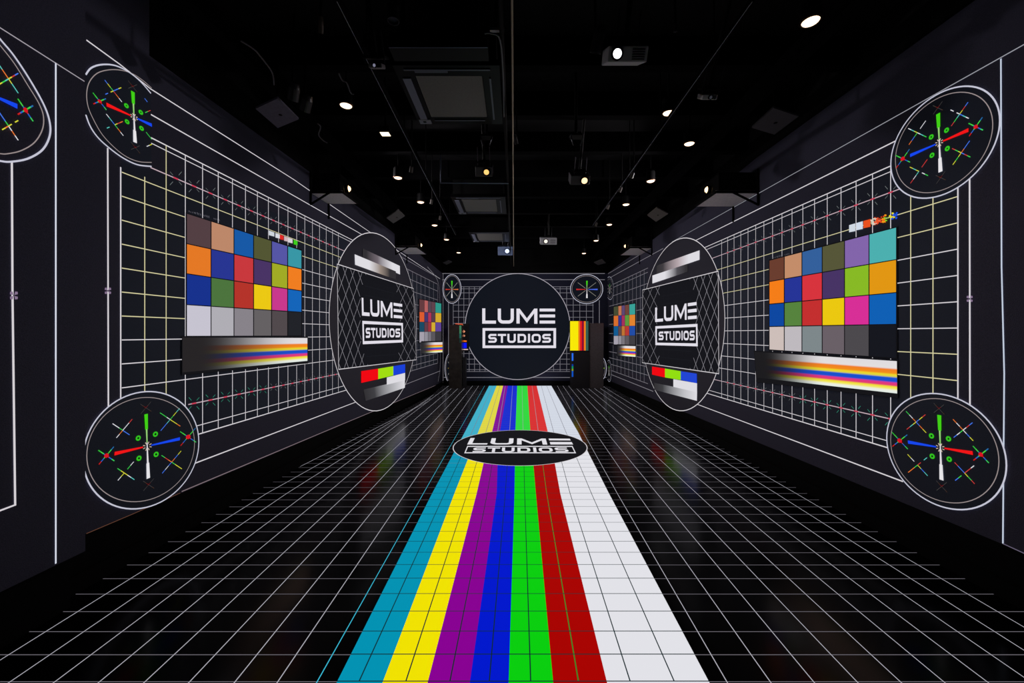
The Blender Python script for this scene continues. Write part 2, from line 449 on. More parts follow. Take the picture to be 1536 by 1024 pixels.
for i, nme in enumerate(names):
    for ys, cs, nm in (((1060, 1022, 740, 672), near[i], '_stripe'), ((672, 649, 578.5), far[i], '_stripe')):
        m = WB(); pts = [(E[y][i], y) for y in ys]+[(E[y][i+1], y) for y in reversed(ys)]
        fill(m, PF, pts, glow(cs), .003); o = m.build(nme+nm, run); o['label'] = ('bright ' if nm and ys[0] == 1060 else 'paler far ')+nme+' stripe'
m = WB(); SD = glow((16, 40, 44)); SL = glow((150, 150, 160))
sb = [539, 609, 675, 734, 796, 867.5, 945, 1011]; sm_ = [667, 701, 731, 758, 787, 820, 855, 887]; sf = [739, 750, 758, 769, 783, 798, 812, 820]
for i in range(8):
    pts = fl(sb[i], sm_[i], sf[i]); a = pts[2]; z = pts[3]; mid = (a[0]+(z[0]-a[0])*.42, 740-.42*161.5)
    line(m, PF, [pts[1], a, mid], .0062, glow((40, 130, 40)) if i == 5 else SD, .0045)
    line(m, PF, [mid, z], .008, (glow((120, 118, 130)) if i in (6, 7, 0, 1) else SL), .0045)
for y in rows:
    if y < PF.w(PF.at(770, 1050)).y: continue
    py = CY+H*F/y
    ks = sorted(E); lo = max([k_ for k_ in ks if k_ <= py] or [578.5]); hi = min([k_ for k_ in ks if k_ >= py] or [1060]); t = 0 if hi == lo else (py-lo)/(hi-lo)
    x0 = E[lo][0]*(1-t)+E[hi][0]*t; x1 = E[lo][7]*(1-t)+E[hi][7]*t
    X0 = (x0-CX)/F*y; X1 = (x1-CX)/F*y
    m.poly([vec(X0, y-.0028, .0045), vec(X1, y-.0028, .0045), vec(X1, y+.0028, .0045), vec(X0, y+.0028, .0045)], SD if py > 700 else glow((110, 112, 122)))
m.build('cross_lines', run)

# ------------------------------------------------------------------ logo
def arc(cx, cy, r, a0, a1, n=5):
    return [(cx+r*math.cos(math.radians(a0+(a1-a0)*i/n)), cy+r*math.sin(math.radians(a0+(a1-a0)*i/n))) for i in range(n+1)]
def logo_faces():
    out = {'L': [], 'U': [], 'M': [], 'E': [], 'logo_frame': [], 'S': [], 'T': [], 'u': [], 'D': [], 'I': [], 'O': [], 's': []}
    out['L'] = ribbon([(203, 355), (203, 472), (307, 472)], 26)
    out['U'] = ribbon([(336, 357)]+[(336, 440)]+arc(366, 441, 30, 180, 90)+arc(416, 441, 30, 90, 0)+[(446, 357)], 27)
    out['M'] = [[(482, 484), (482, 357), (509, 357), (509, 484)], [(633, 486), (633, 357), (660, 357), (660, 486)],
                [(509, 357), (571, 440), (571, 478), (509, 396)], [(633, 357), (633, 396), (571, 478), (571, 440)]]
    out['E'] = [[(679, a), (811, a), (811, b_), (679, b_)] for a, b_ in ((357, 381), (407, 432), (459, 484))]
    out['logo_frame'] = ribbon([(204, 534), (808, 534), (808, 682), (204, 682)], 22, True)
    wd = 17
    def S(x0, x1): 
        t, mm, bt = 581, 610, 639; r = 13
        return ribbon([(x1-2, t)]+arc(x0+8+r, t+r+1, r+1, 270, 180)+arc(x0+8+r, mm-r+0, r, 180, 90)+arc(x1-8-r, mm+r, r+1, 270, 360)+arc(x1-8-r, bt-r, r, 0, 90)+[(x0, bt)], wd)
    out['S'] = S(243, 313); out['s'] = S(703, 775)
    out['T'] = ribbon([(323, 581), (393, 581)], wd)+ribbon([(358, 581), (358, 648)], wd)
    out['u'] = ribbon([(413, 572)]+arc(431, 622, 18, 180, 90)+arc(449, 622, 18, 90, 0)+[(467, 572)], wd)
    out['D'] = ribbon([(500, 581)]+arc(536, 600, 19, 270, 360)+arc(536, 620, 19, 0, 90)+[(500, 639)], wd, True)
    out['I'] = ribbon([(589, 572), (589, 648)], wd)
    out['O'] = ribbon(arc(639, 600, 19, 180, 270)+arc(661, 600, 19, 270, 360)+arc(661, 620, 19, 0, 90)+arc(639, 620, 19, 90, 180), wd, True)
    return out
LOGO = logo_faces()
def logo(P, Q, off, parent, mat=None, rng=(190, 819, 355, 692), skip=()):
    mat = mat or glow((226, 222, 232))
    for k_, fs in LOGO.items():
        if k_ == 'logo_frame' or k_ in skip: continue
        m = WB()
        for f in fs:
            g = [quad(Q, (x-rng[0])/(rng[1]-rng[0]), (y-rng[2])/(rng[3]-rng[2])) for x, y in f]
            m.poly([P.w(P.at(*p), off) for p in g], mat)
        m.build('letter', parent)
    m = WB()
    for f in LOGO['logo_frame']:
        g = [quad(Q, (x-rng[0])/(rng[1]-rng[0]), (y-rng[2])/(rng[3]-rng[2])) for x, y in f]
        m.poly([P.w(P.at(*p), off) for p in g], mat)
    m.build('lettering_frame', parent)
def disc(P, ov, mat, off, parent, name='disc_face', rim=.012, rimmat=None, rimname='rim'):
    m = WB(); fill(m, P, ov, mat, off); m.build(name, parent)
    m = WB(); line(m, P, ov, rim, rimmat or LW, off+.001, True); m.build(rimname, parent)
discm = matte((82, 81, 94), .95, 0, .15, 260, .12)
discb = glow((13, 17, 26))
# back wall disc
t = thing('logo_disc', PB.w(PB.at(776, 560)), 'big round LUME STUDIOS logo disc in the middle of the back wall', 'logo disc', 'round logo discs')
disc(PB, oval(776.4, 489.6, 78.6, 79.4), discb, .012, t, rim=.028, rimmat=glow((165, 160, 170)))
s5 = lambda x, y: (690+x/5.689, 400+y/5.689)
logo(PB, [s5(190, 355), s5(819, 355), s5(819, 692), s5(190, 692)], .016, t)
# floor disc
t = thing('logo_disc', (0, 5.9, 0), 'black oval LUME STUDIOS logo lying across the striped band of the floor', 'logo disc', 'round logo discs')
disc(PF, oval(780.2, 672.3, 100.5, 26.8), glow((13, 14, 19)), .006, t, rim=.012)
s3 = lambda x, y: (600+x/4.267, 560+y/4.267)
wm = glow((226, 224, 230))
Q = [s3(452, 416), s3(1086, 420), s3(1108, 458), s3(430, 458)]
for k_ in 'LUM':
    m = WB()
    for f in LOGO[k_]: m.poly([PF.w(PF.at(*quad(Q, (x-190)/621, (y-355)/130)), .009) for x, y in f], wm)
    m.build('letter', t)
m = WB()
for f in [[(679, 357), (811, 357), (811, 395), (679, 395)], [(679, 430), (811, 430), (811, 484), (679, 484)]]:
    m.poly([PF.w(PF.at(*quad(Q, (x-190)/621, (y-355)/130)), .009) for x, y in f], wm)
m.build('letter', t)
m = WB()
for f in ribbon([s3(433, 470), s3(1102, 470), s3(1122, 511), s3(416, 511)], 1.4, True): m.poly([PF.w(PF.at(*p), .009) for p in f], wm)
m.build('lettering_frame', t)
Q = [s3(433, 470), s3(1102, 470), s3(1122, 511), s3(416, 511)]
for k_ in ('S', 'T', 'u', 'D', 'I', 'O', 's'):
    m = WB()
    for f in LOGO[k_]: m.poly([PF.w(PF.at(*quad(Q, (x-204)/604, .05+(y-560)/105)), .009) for x, y in f], wm)
    m.build('letter', t)
# side wall discs
def side_disc(P, T, ov, label, band, lq, upper, lower, mirror):
    t = thing('logo_disc', P.w(P.at(ov[0], ov[1]+ov[3])), label, 'logo disc', 'round logo discs')
    pts = oval(*ov); disc(P, pts, discm, .006, t, rim=.018)
    Q = [T(*p) for p in band]
    m = WB(); fill(m, P, [quad(Q, u, v) for u, v in ((0, 0), (1, 0), (1, 1), (0, 1))], glow((15, 16, 22)), .009); m.build('band_face', t)
    m = WB()
    line(m, P, [Q[0], Q[1], Q[2], Q[3]], .016, LW, .012, True)
    mir = (lambda a: 1-a) if mirror else (lambda a: a)
    octo = [(.42, -.1), (.68, -.1), (.80, .2), (.80, .8), (.68, 1.1), (.42, 1.1), (.30, .76), (.30, .24)]
    def inside(u, v):
        u = mir(u); c = True
        for i in range(8):
            (x0, y0), (x1, y1) = octo[i], octo[(i+1) % 8]
            if (x1-x0)*(v-y0)-(y1-y0)*(u-x0) < 0: return False
        return True
    # diamonds: finer towards the far side of the band
    wp = lambda s: s
    for sg in (1, -1):
        for k_ in range(-8, 20):
            runp = []
            for j in range(61):
                v = j/60; u = (k_*.1+sg*(v-.5)*.46)
                ok = 0 <= u <= 1 and not inside(u, v)
                if ok: runp.append(quad(Q, u, v))
                if (not ok or j == 60) and len(runp) > 1: line(m, P, [runp[0], runp[-1]], .011, glow((150, 148, 156)), .011)
                if not ok: runp = []
    m.build('diamond_lattice', t)
    m = WB()
    for v in (.14, .24, .80, .90): line(m, P, [quad(Q, mir(.36), v), quad(Q, mir(.76), v)], .006, glow((30, 32, 38)), .011)
    for u in (.42, .48, .54, .6, .66, .72):
        line(m, P, [quad(Q, mir(u), .06), quad(Q, mir(u), .24)], .006, glow((28, 30, 36)), .011)
        line(m, P, [quad(Q, mir(u), .8), quad(Q, mir(u), .96)], .006, glow((28, 30, 36)), .011)
    m.build('faint_grid', t)
    logo(P, [T(*p) for p in lq], .014, t)
    for qi, (q, mat, nm) in enumerate(upper+lower):
        m = WB(); mesh_quad(m, P, [T(*p) for p in q], mat, .016-qi*.0008, 16, 1); m.build(nm, t)
g_lr = lambda a, bb: ramp_mat([(0, a), (1, bb)], (-2, -1), 0)
TL_ = lambda x, y: (460+x/3.2, 320+y/3.2)
TR_ = lambda x, y: (900+x/3.2, 320+y/3.2)
W0 = (222, 220, 226); K0 = (44, 42, 46)
side_disc(PL, TL_, (558.6, 482.5, 65.6, 133.6, .05), 'tall oval LUME STUDIOS disc with colour blocks halfway along the left wall',
          [(143, 243), (510, 360), (524, 702), (150, 748)], [(260, 404), (458, 434), (460, 618), (265, 627)],
          [([(226, 196), (425, 278), (425, 318), (228, 246)], ramp_mat([(0, W0), (.35, W0), (.62, (150, 135, 125)), (.85, K0), (1, K0)], (-2, -1), 0), 'gradient_bar'),
           ([(265, 168), (444, 252), (445, 293), (265, 212)], ramp_mat([(0, K0), (.1, K0), (.4, (110, 100, 108)), (.8, W0), (1, W0)], (-2, -1), 0), 'gradient_bar')],
          [([(258, 757), (340, 745), (340, 795), (258, 813)], glow((240, 0, 12)), 'red_block'), ([(340, 745), (413, 733), (413, 777), (340, 795)], glow((160, 220, 10)), 'lime_block'),
           ([(413, 733), (470, 723), (470, 765), (413, 777)], glow((20, 62, 215)), 'blue_block'), ([(382, 787), (470, 765), (470, 800), (382, 822)], glow(W0), 'white_block'),
           ([(270, 845), (469, 799), (469, 836), (280, 900)], ramp_mat([(0, K0), (.25, (60, 60, 64)), (.75, (185, 185, 190)), (1, W0)], (-2, -1), 0), 'gradient_bar')], False)
side_disc(PR, TR_, (1025.7, 486.3, 62.3, 129.6, -.05), 'tall oval LUME STUDIOS disc with colour blocks halfway along the right wall',
          [(207, 367), (571, 277), (574, 769), (205, 716)], [(268, 452), (470, 423), (473, 637), (268, 631)],
          [([(255, 298), (425, 241), (425, 280), (255, 336)], ramp_mat([(0, W0), (.35, W0), (.7, (80, 78, 84)), (.95, K0), (1, K0)], (-2, -1), 0), 'gradient_bar'),
           ([(275, 250), (482, 177), (482, 222), (275, 292)], ramp_mat([(0, K0), (.15, (60, 56, 60)), (.5, (180, 165, 170)), (.75, W0), (1, W0)], (-2, -1), 0), 'gradient_bar')],
          [([(253, 735), (315, 744), (315, 787), (253, 773)], glow((240, 0, 12)), 'red_block'), ([(315, 744), (391, 757), (391, 799), (315, 787)], glow((145, 222, 10)), 'lime_block'),
           ([(391, 757), (468, 769), (469, 815), (391, 799)], glow((30, 68, 210)), 'blue_block'), ([(355, 795), (469, 815), (469, 858), (355, 832)], glow(W0), 'white_block'),
           ([(262, 812), (469, 856), (468, 899), (262, 846)], ramp_mat([(0, K0), (.2, (60, 60, 64)), (.7, (190, 190, 195)), (1, W0)], (-2, -1), 0), 'gradient_bar')], True)

# ------------------------------------------------------------------ colour charts
def chart(P, label, xs, yl, yr, cols, off=.008, gap=1.0):
    t = thing('color_chart', P.w(P.at((xs[0]+xs[-1])/2, yl[-1])), label, 'colour chart', 'projected colour charts')
    x0, x1 = xs[0], xs[-1]
    yy = lambda j, x: yl[j]+(yr[j]-yl[j])*(x-x0)/(x1-x0)
    m = WB(); fill(m, P, [(x0-1, yy(0, x0)-1), (x1+1, yy(0, x1)-1), (x1+1, yy(len(yl)-1, x1)+1), (x0-1, yy(len(yl)-1, x0)+1)], glow((14, 14, 18)), off); m.build('chart_backing', t)
    for j, row in enumerate(cols):
        for i, c in enumerate(row):
            a, bb = xs[i]+gap/2, xs[i+1]-gap/2
            m = WB(); fill(m, P, [(a, yy(j, a)+gap/2), (bb, yy(j, bb)+gap/2), (bb, yy(j+1, bb)-gap/2), (a, yy(j+1, a)-gap/2)], glow(c), off+.003)
            m.build('swatch', t)
    return t
chart(PL, 'large grid of colour swatches projected on the near half of the left wall', [278, 314.9, 349.4, 378.9, 406, 430.2, 451.5], [319.7, 365.2, 410.3, 456.7, 504.2], [375.5, 403.4, 436.2, 468.2, 503.8],
      [[(82, 62, 66), (188, 135, 105), (20, 88, 165), (82, 85, 50), (85, 85, 165), (55, 150, 165)],
       [(228, 120, 35), (38, 52, 145), (200, 55, 60), (72, 50, 100), (160, 170, 35), (240, 125, 30)],
       [(20, 48, 140), (75, 115, 60), (180, 50, 40), (235, 200, 15), (200, 55, 140), (15, 100, 185)],
       [(198, 195, 208), (175, 173, 180), (135, 130, 137), (100, 96, 98), (80, 72, 75), (30, 32, 38)]], gap=1.4)
chart(PR, 'large grid of colour swatches projected on the near half of the right wall', [1155, 1177.8, 1204.4, 1234.9, 1268.5, 1305.4, 1346.7], [390.4, 422.2, 456.1, 489.6, 524.5], [340.5, 389.1, 438.5, 486.2, 537.3],
      [[(105, 60, 45), (195, 140, 105), (50, 95, 155), (85, 85, 55), (130, 100, 170), (75, 175, 175)],
       [(245, 125, 20), (35, 50, 150), (215, 50, 60), (70, 50, 100), (135, 185, 35), (225, 150, 15)],
       [(5, 70, 160), (85, 130, 60), (195, 45, 45), (235, 200, 10), (215, 45, 150), (10, 95, 180)],
       [(205, 190, 185), (190, 185, 190), (125, 135, 138), (105, 95, 102), (75, 72, 76), (18, 20, 28)]], gap=1.4)
chart(PL, 'small narrow grid of colour swatches at the far end of the left wall', [628.5, 636, 641.5, 646.5, 652.5, 661.5], [448.5, 467.5, 482.5, 497.5, 513.5], [455, 469.5, 483.5, 497, 513],
      [[(100, 58, 62), (180, 95, 95), (85, 68, 80), (95, 65, 75), (45, 150, 135)], [(220, 90, 45), (72, 52, 110), (178, 50, 85), (85, 58, 75), (210, 168, 45)],
       [(22, 72, 98), (100, 58, 70), (155, 52, 62), (210, 172, 48), (95, 68, 150)], [(165, 160, 172), (145, 142, 152), (120, 116, 124), (90, 86, 92), (58, 56, 62)]], gap=.4)
chart(PR, 'small narrow grid of colour swatches at the far end of the right wall', [921, 928, 933, 938, 944.5, 953.5], [460, 473.5, 489, 503.5, 516.5], [455, 471.5, 488.5, 503, 517.5],
      [[(70, 75, 50), (190, 115, 80), (90, 70, 115), (110, 65, 55), (55, 160, 150)], [(215, 110, 45), (50, 50, 140), (165, 45, 90), (90, 150, 60), (225, 130, 45)],
       [(15, 90, 145), (95, 70, 70), (190, 115, 50), (180, 55, 50), (30, 75, 165)], [(165, 160, 172), (145, 142, 152), (120, 116, 124), (90, 86, 92), (62, 60, 66)]], gap=.4)
ST = [(0, (222, 218, 222)), (.22, (226, 222, 222)), (.27, (240, 125, 30)), (.38, (242, 140, 20)), (.43, (235, 215, 40)), (.48, (220, 210, 60)), (.53, (10, 80, 205)), (.64, (20, 75, 205)),
      (.69, (225, 50, 130)), (.76, (225, 60, 110)), (.81, (240, 225, 40)), (.87, (240, 232, 110)), (.92, (235, 238, 225)), (1, (225, 235, 230))]
def gstrip(P, Q, fade, label, st=ST, base=(34, 31, 33), bk=4):
    t = thing('gradient_strip', P.w(P.at(*Q[3])), label, 'colour strip', 'projected rainbow strips')
    m = WB(); fill(m, P, [(Q[0][0]-1, Q[0][1]-2), (Q[1][0]+1, Q[1][1]-2), (Q[2][0]+1, Q[2][1]+bk), (Q[3][0]-1, Q[3][1]+bk)], glow((18, 18, 22)), .0115); m.build('strip_backing', t)
    m = WB(); mesh_quad(m, P, Q, ramp_mat(st, fade, 1, base), .0125, 30, 8); m.build('strip_face', t)
    return t
gstrip(PL, [(271.8, 505.9), (459.7, 506.7), (459.7, 541), (271.8, 558.4)], (.08, .95), 'rainbow strip fading from grey, under the large swatch grid of the left wall')
gstrip(PR, [(1133, 527.5), (1347.5, 541.5), (1348, 590), (1137, 566)], (.03, .5), 'rainbow strip fading from black, under the large swatch grid of the right wall', base=(18, 18, 22), bk=7)
gstrip(PL, [(632, 513.5), (663, 513), (663, 528), (632, 530)], (0, .7), 'small rainbow strip under the far swatch grid of the left wall', base=(40, 40, 44), bk=1)
gstrip(PR, [(927, 518), (954, 519), (954, 535), (927, 533)], (0, .5), 'small rainbow strip under the far swatch grid of the right wall', base=(40, 40, 44), bk=1)
# rows of little blocks and the captions above the charts
t = thing('swatch_row', PL.w(PL.at(402, 350)), 'short slanted row of white, red and green blocks above the left swatch grid', 'colour strip', 'block rows above the charts')
s = lambda x, y: (230+x/2.438, 220+y/2.438)
for (x0, x1, c) in ((420, 440, (205, 212, 220)), (444, 460, (215, 218, 225)), (460, 474, (225, 40, 35)), (476, 490, (205, 180, 185)), (490, 507, (215, 210, 215)), (511, 525, (60, 205, 25))):
    y = lambda x: 306+(x-420)*.37
    m = WB(); fill(m, PL, [s(x0, y(x0)), s(x1, y(x1)), s(x1, y(x1)+15), s(x0, y(x0)+17)], glow(c), .008); m.build('block', t)
t = thing('swatch_row', PR.w(PR.at(1276, 350)), 'short rising row of white, orange and rainbow speckled blocks above the right swatch grid', 'colour strip', 'block rows above the charts')
s = lambda x, y: (1100+x/2.327, 200+y/2.327)
y = lambda x: 320-(x-407)*.285
for (x0, x1, c) in ((407, 429, (208, 216, 226)), (432, 455, (210, 220, 235)), (457, 482, (232, 80, 30))):
    m = WB(); fill(m, PR, [s(x0, y(x0)), s(x1, y(x1)), s(x1, y(x1)+27), s(x0, y(x0)+25)], glow(c), .008); m.build('block', t)
random.seed(7); m = WB()
for i in range(70):
    x = random.uniform(485, 576); q = (x-485)/91; c = [(215, 205, 185), (235, 80, 40), (235, 70, 30), (240, 150, 20), (120, 210, 40), (235, 225, 30), (25, 80, 220)][min(6, max(0, int(q*7+random.uniform(-.6, .6))))]
    yy_ = y(x)+random.uniform(2, 24); a = random.uniform(0, 3.1); r = random.uniform(3, 6)
    fill(m, PR, [s(x+r*math.cos(a+k_)*1, yy_+r*math.sin(a+k_)*.8) for k_ in (0, 1.3, 2.9, 4.4)], glow(c), .008+i*.00005)
m.build('speckled_blocks', t)
def caption(P, wall, pts, n, h):
    m = WB(); random.seed(3)
    for i in range(n):
        q = i/n
        if random.random() < .25: continue
        x = pts[0][0]+(pts[1][0]-pts[0][0])*q; y_ = pts[0][1]+(pts[1][1]-pts[0][1])*q
        line(m, P, [(x, y_-h*random.random()), (x+random.uniform(.2, 1.6), y_+h*.4)], .006, glow((110, 108, 118)), .004)
    m.build('tiny_caption', wall)
caption(PL, wl, [(280, 316), (330, 331)], 20, 2.6); caption(PR, wr, [(1157, 387), (1190, 380)], 16, 2)
caption(PL, wl, [(300, 557), (342, 552)], 16, 1.2)

# ------------------------------------------------------------------ dials
GREEN = (64, 205, 20); RED = (240, 20, 22); BLUE = (20, 70, 235)
def dial(P, label, outer_, inner, c, ex, ey, left, right, clip=None, closed=True, fillm=None, off=.006, rich=True, sc_=1.0):
    t = thing('test_dial', P.w(P.at(c[0], c[1]+abs(ey[1]))), label, 'test dial', 'round projected test dials')
    L = lambda u, v: (c[0]+u*ex[0]+v*ey[0], c[1]+u*ex[1]+v*ey[1])
    outer = outer_[0]+outer_[1][::-1] if isinstance(outer_, tuple) else outer_
    if fillm:
        pts = outer
        if clip: 
            pts = []
            for p in outer:
                pts.append((min(max(p[0], clip[0]), clip[1]), p[1]))
        m = WB(); fill(m, P, pts, fillm, off); m.build('dial_face', t)
    cl = (lambda p: clip[0] <= p[0] <= clip[1]) if clip else None
    ring = lambda pts: pts+[pts[0], pts[1]] if closed else pts
    for o__ in (outer_ if isinstance(outer_, tuple) else (ring(outer),)):
        m = WB(); clipline(m, P, o__, .0125*sc_, glow((196, 196, 212)), off+.002, cl); m.build('outer_ring', t)
    m = WB(); clipline(m, P, ring(inner), .007*sc_, glow((150, 138, 138)), off+.002, cl); m.build('inner_ring', t)
    def arm(a, bb, w0, w1, col, name):
        pts = seg(L(*a), L(*bb), 10)
        if cl: pts = [p for p in pts if cl(p)]
        if len(pts) < 2: return
        q = [P.at(*p) for p in pts]; n = len(q)
        m = WB()
        for f in ribbon(q, [w0+(w1-w0)*i/(n-1) for i in range(n)] ) if False else taper(q, w0, w1): m.poly([P.w(v, off+.004) for v in f], glow(col))
        m.build(name, t)
    def taper(q, w0, w1):
        dx, dy = q[-1][0]-q[0][0], q[-1][1]-q[0][1]; l = math.hypot(dx, dy) or 1; nx, ny = -dy/l, dx/l
        a, bb = q[0], q[-1]
        return [[(a[0]+nx*w0/2, a[1]+ny*w0/2), (a[0]-nx*w0/2, a[1]-ny*w0/2), (bb[0]-nx*w1/2, bb[1]-ny*w1/2), (bb[0]+nx*w1/2, bb[1]+ny*w1/2)]]
    k = sc_
    arm((0, -.86), (0, -.45), .028*k, .022*k, GREEN, 'green_arm'); arm((0, -.45), (0, -.1), .012*k, .008*k, (150, 210, 120), 'green_arm')
    arm((0, -.1), (0, .45), .007*k, .014*k, (225, 220, 225), 'white_arm'); arm((0, .45), (0, .86), .022*k, .028*k, (230, 228, 232), 'white_arm')
    arm((-.8, 0), (-.1, 0), .026*k, .010*k, left, 'left_arm'); arm((.1, 0), (.8, 0), .010*k, .026*k, right, 'right_arm')
    if not rich:
        m = WB()
        for du in (-1, 1):
            for dv in (-1, 1): line(m, P, [L(du*.1, dv*.1), L(du*.68, dv*.68)], .02, glow((130, 128, 120)), off+.003)
        m.build('diagonal_lines', t); return t
    pal = [(60, 205, 80), (235, 120, 50), (225, 225, 230), (70, 120, 235), (200, 60, 60), (215, 215, 60), (90, 200, 190)]
    random.seed(int(c[0]))
    def cross(u, v, s_, cc, name, w_=.007, rc_=None):
        m = WB(); any_ = False
        for d in ((1, 1), (1, -1)):
            pts = seg(L(u-d[0]*s_, v-d[1]*s_), L(u+d[0]*s_, v+d[1]*s_), 6)
            for i in range(6):
                pr = [pts[i], pts[i+1]]
                if cl and not all(cl(p) for p in pr): continue
                if not cc and random.random() < .08: continue
                col = cc[(i+(0 if d[1] > 0 else 3)) % len(cc)] if cc else random.choice(pal)
                line(m, P, pr, w_*k, glow(col), off+.004); any_ = True
        if rc_ and (not cl or cl(L(u, v))):
            fill(m, P, [L(u+.06*math.cos(a*.785), v+.06*math.sin(a*.785)) for a in range(8)], glow(rc_), off+.005)
        if any_: m.build(name, t)
    for du in (-1, 1): cross(du*1.0, 0, .19, [(50, 190, 60), (70, 215, 70), (40, 110, 170), (200, 30, 30), (40, 100, 200), (60, 200, 90)], 'end_cross', .0085, (215, 20, 35))
    for du in (-1, 1):
        for dv in (-1, 1): cross(du*.58, dv*.57, .24, None, 'colored_cross', .0065)
    for dv in (-1, 1): cross(0, dv*1.03, .13, [(60, 58, 60), (70, 50, 40), (110, 20, 24), (60, 60, 60)], 'faint_cross', .005)
    for du in (-1, 1):
        for dv in (-1, 1):
            ctr = L(du*.21, dv*.27)
            if cl and not cl(ctr): continue
            m = WB()
            pts = [L(du*.21+.045*math.cos(a*.524), dv*.27+.05*math.sin(a*.524)) for a in range(12)]
            line(m, P, pts, .016*k, glow((50, 190, 30)), off+.004, True); m.build('green_dot', t)
    m = WB()
    for a in range(8):
        a_ = a*.785+.39; p0, p1 = L(.055*math.cos(a_), .06*math.sin(a_)), L(.11*math.cos(a_), .12*math.sin(a_))
        if cl and not cl(p1): continue
        line(m, P, [p0, p1], .007*k, glow((210, 190, 170)), off+.005)
    m.build('hub_sparks', t)
    return t
df = dark_field
dial(PR, 'ringed test dial low on the right wall, nearest the camera', oval(1421.5, 677, 90, 87.1, .24), oval(1418.8, 675.8, 81.4, 78.3, .2), (1412.5, 671), (61, 10.4), (2, 56.6), BLUE, RED, fillm=df)
dial(PR, 'ringed test dial high on the right wall above the swatch grid', oval(1419.6, 213.2, 82, 84, -.39), oval(1417.7, 213.6, 73.2, 75.4, -.36), (1410.9, 214), (54.9, -24), (2.1, 50.8), BLUE, RED, fillm=df)
dial(PL, 'ringed test dial low on the left wall beside the proud panel', oval(210, 675, 87, 88, -.14), oval(209.5, 674, 81, 78.2, -.12), (219, 669), (61.5, -14), (2, 56), RED, BLUE, fillm=df)
uo = smooth([(127, 112), (135, 102), (150, 97), (170, 98), (190, 107), (208, 121), (225, 140)], 6)
lo = smooth([(127, 172), (134, 190), (146, 207), (165, 224), (185, 238), (205, 247), (226, 249.5)], 6)
ui = smooth([(226, 132), (212, 120), (196, 110), (178, 105), (160, 105), (144, 110), (133, 122), (128.5, 138), (130, 158), (138, 178), (152, 202), (172, 223), (190, 236), (208, 242.5), (226, 243.5)], 6)
t = dial(PL, 'cut off ringed test dial high on the left wall beside the proud panel', (uo, lo), ui, (199.1, 175.5), (51.7, 23.6), (2, 44.5), RED, BLUE, clip=(127, 226.5), closed=False, fillm=df)
no_ = smooth([(-14, 42), (0, 60), (20, 84), (45, 122), (65, 158), (73.5, 184), (73, 205), (62, 225), (40, 238), (15, 242.5), (0, 241.5), (-14, 238)], 6)
ni = smooth([(-14, 52), (0, 69.5), (20, 95), (40, 127), (57, 155), (64, 175), (62, 195), (50, 214), (30, 226), (10, 230.5), (0, 230.5), (-14, 228)], 6)
dial(PN, 'ringed test dial cut by the left edge, on the proud panel beside the camera', no_, ni, (-24, 138), (60.4, 27), (0, 62), RED, BLUE, closed=False, off=.003, clip=(-14, 300))
dial(PB, 'small ringed test dial at the upper left of the back wall', oval(678.2, 433.3, 13.6, 21.5), oval(678.2, 433.3, 12, 19.5), (678, 434), (12, 0), (0, 15), (180, 50, 40), (200, 110, 60), rich=False, off=.016, sc_=1.6, fillm=discb)
dial(PB, 'small ringed test dial at the upper right of the back wall', oval(879.8, 433.4, 24.2, 21.8), oval(879.8, 433.4, 21.8, 19.6), (880.2, 434), (20, 0), (0, 15), (190, 40, 40), (70, 100, 220), rich=False, off=.016, sc_=1.8, fillm=discb)
dial(PB, 'small ringed test dial at the lower left of the back wall, behind the dark cabinet', oval(676, 552, 8.5, 22.5), oval(676, 552, 7, 20), (676, 552), (5, 0), (0, 14), (120, 100, 30), (120, 100, 30), rich=False, off=.016, sc_=1.2, fillm=discb)
dial(PB, 'small ringed test dial at the lower right of the back wall, beside the black kiosk', oval(895, 552.5, 14.5, 21.5), oval(895, 552.5, 12.5, 19), (896, 552), (13, 0), (0, 14), (40, 80, 200), (110, 150, 40), rich=False, off=.016, sc_=1.4, fillm=discb)
dial(PR, 'narrow ringed test dial at the far upper end of the right wall', oval(915, 432, 6, 17, .1), oval(915, 432, 4.6, 14, .1), (915, 433), (4, 0), (0, 9), (120, 110, 110), (120, 110, 110), rich=False, off=.008, sc_=.8, fillm=df)
dial(PR, 'narrow ringed test dial at the far lower end of the right wall', oval(914, 556, 3.6, 16, .1), oval(914, 556, 2.6, 13, .1), (914, 556), (2, 0), (0, 9), (120, 110, 110), (120, 110, 110), rich=False, off=.008, sc_=.8, fillm=df)
# small cross markers on the frame lines
def marker(P, x, y, r, label):
    m = WB(); c = glow((132, 112, 140)); d = glow((70, 58, 78))
    for a in range(4):
        sx, sy = (1, 1, -1, -1)[a], (1, -1, 1, -1)[a]
        fill(m, P, [(x+sx*r*.12, y+sy*r*.12), (x+sx*r*.95, y+sy*r*.3), (x+sx*r*.9, y+sy*r*.9), (x+sx*r*.3, y+sy*r*.95)][::sx*sy], c, .007)
    fill(m, P, [(x+r*.3*math.cos(a), y+r*.3*math.sin(a)) for a in (0, 1.57, 3.14, 4.71)], d, .008)
    tag(m.build('cross_marker'), label, 'marker', 'purple markers on the frame lines')
marker(PN, 19, 443, 6.2, 'small purple cross mark on the white line at the far left edge of the picture')
marker(PL, 160.5, 436, 5, 'small purple cross mark on the white line left of the left wall grid')
marker(PR, 1456, 448, 4.8, 'small purple cross mark on the white line right of the right wall grid')

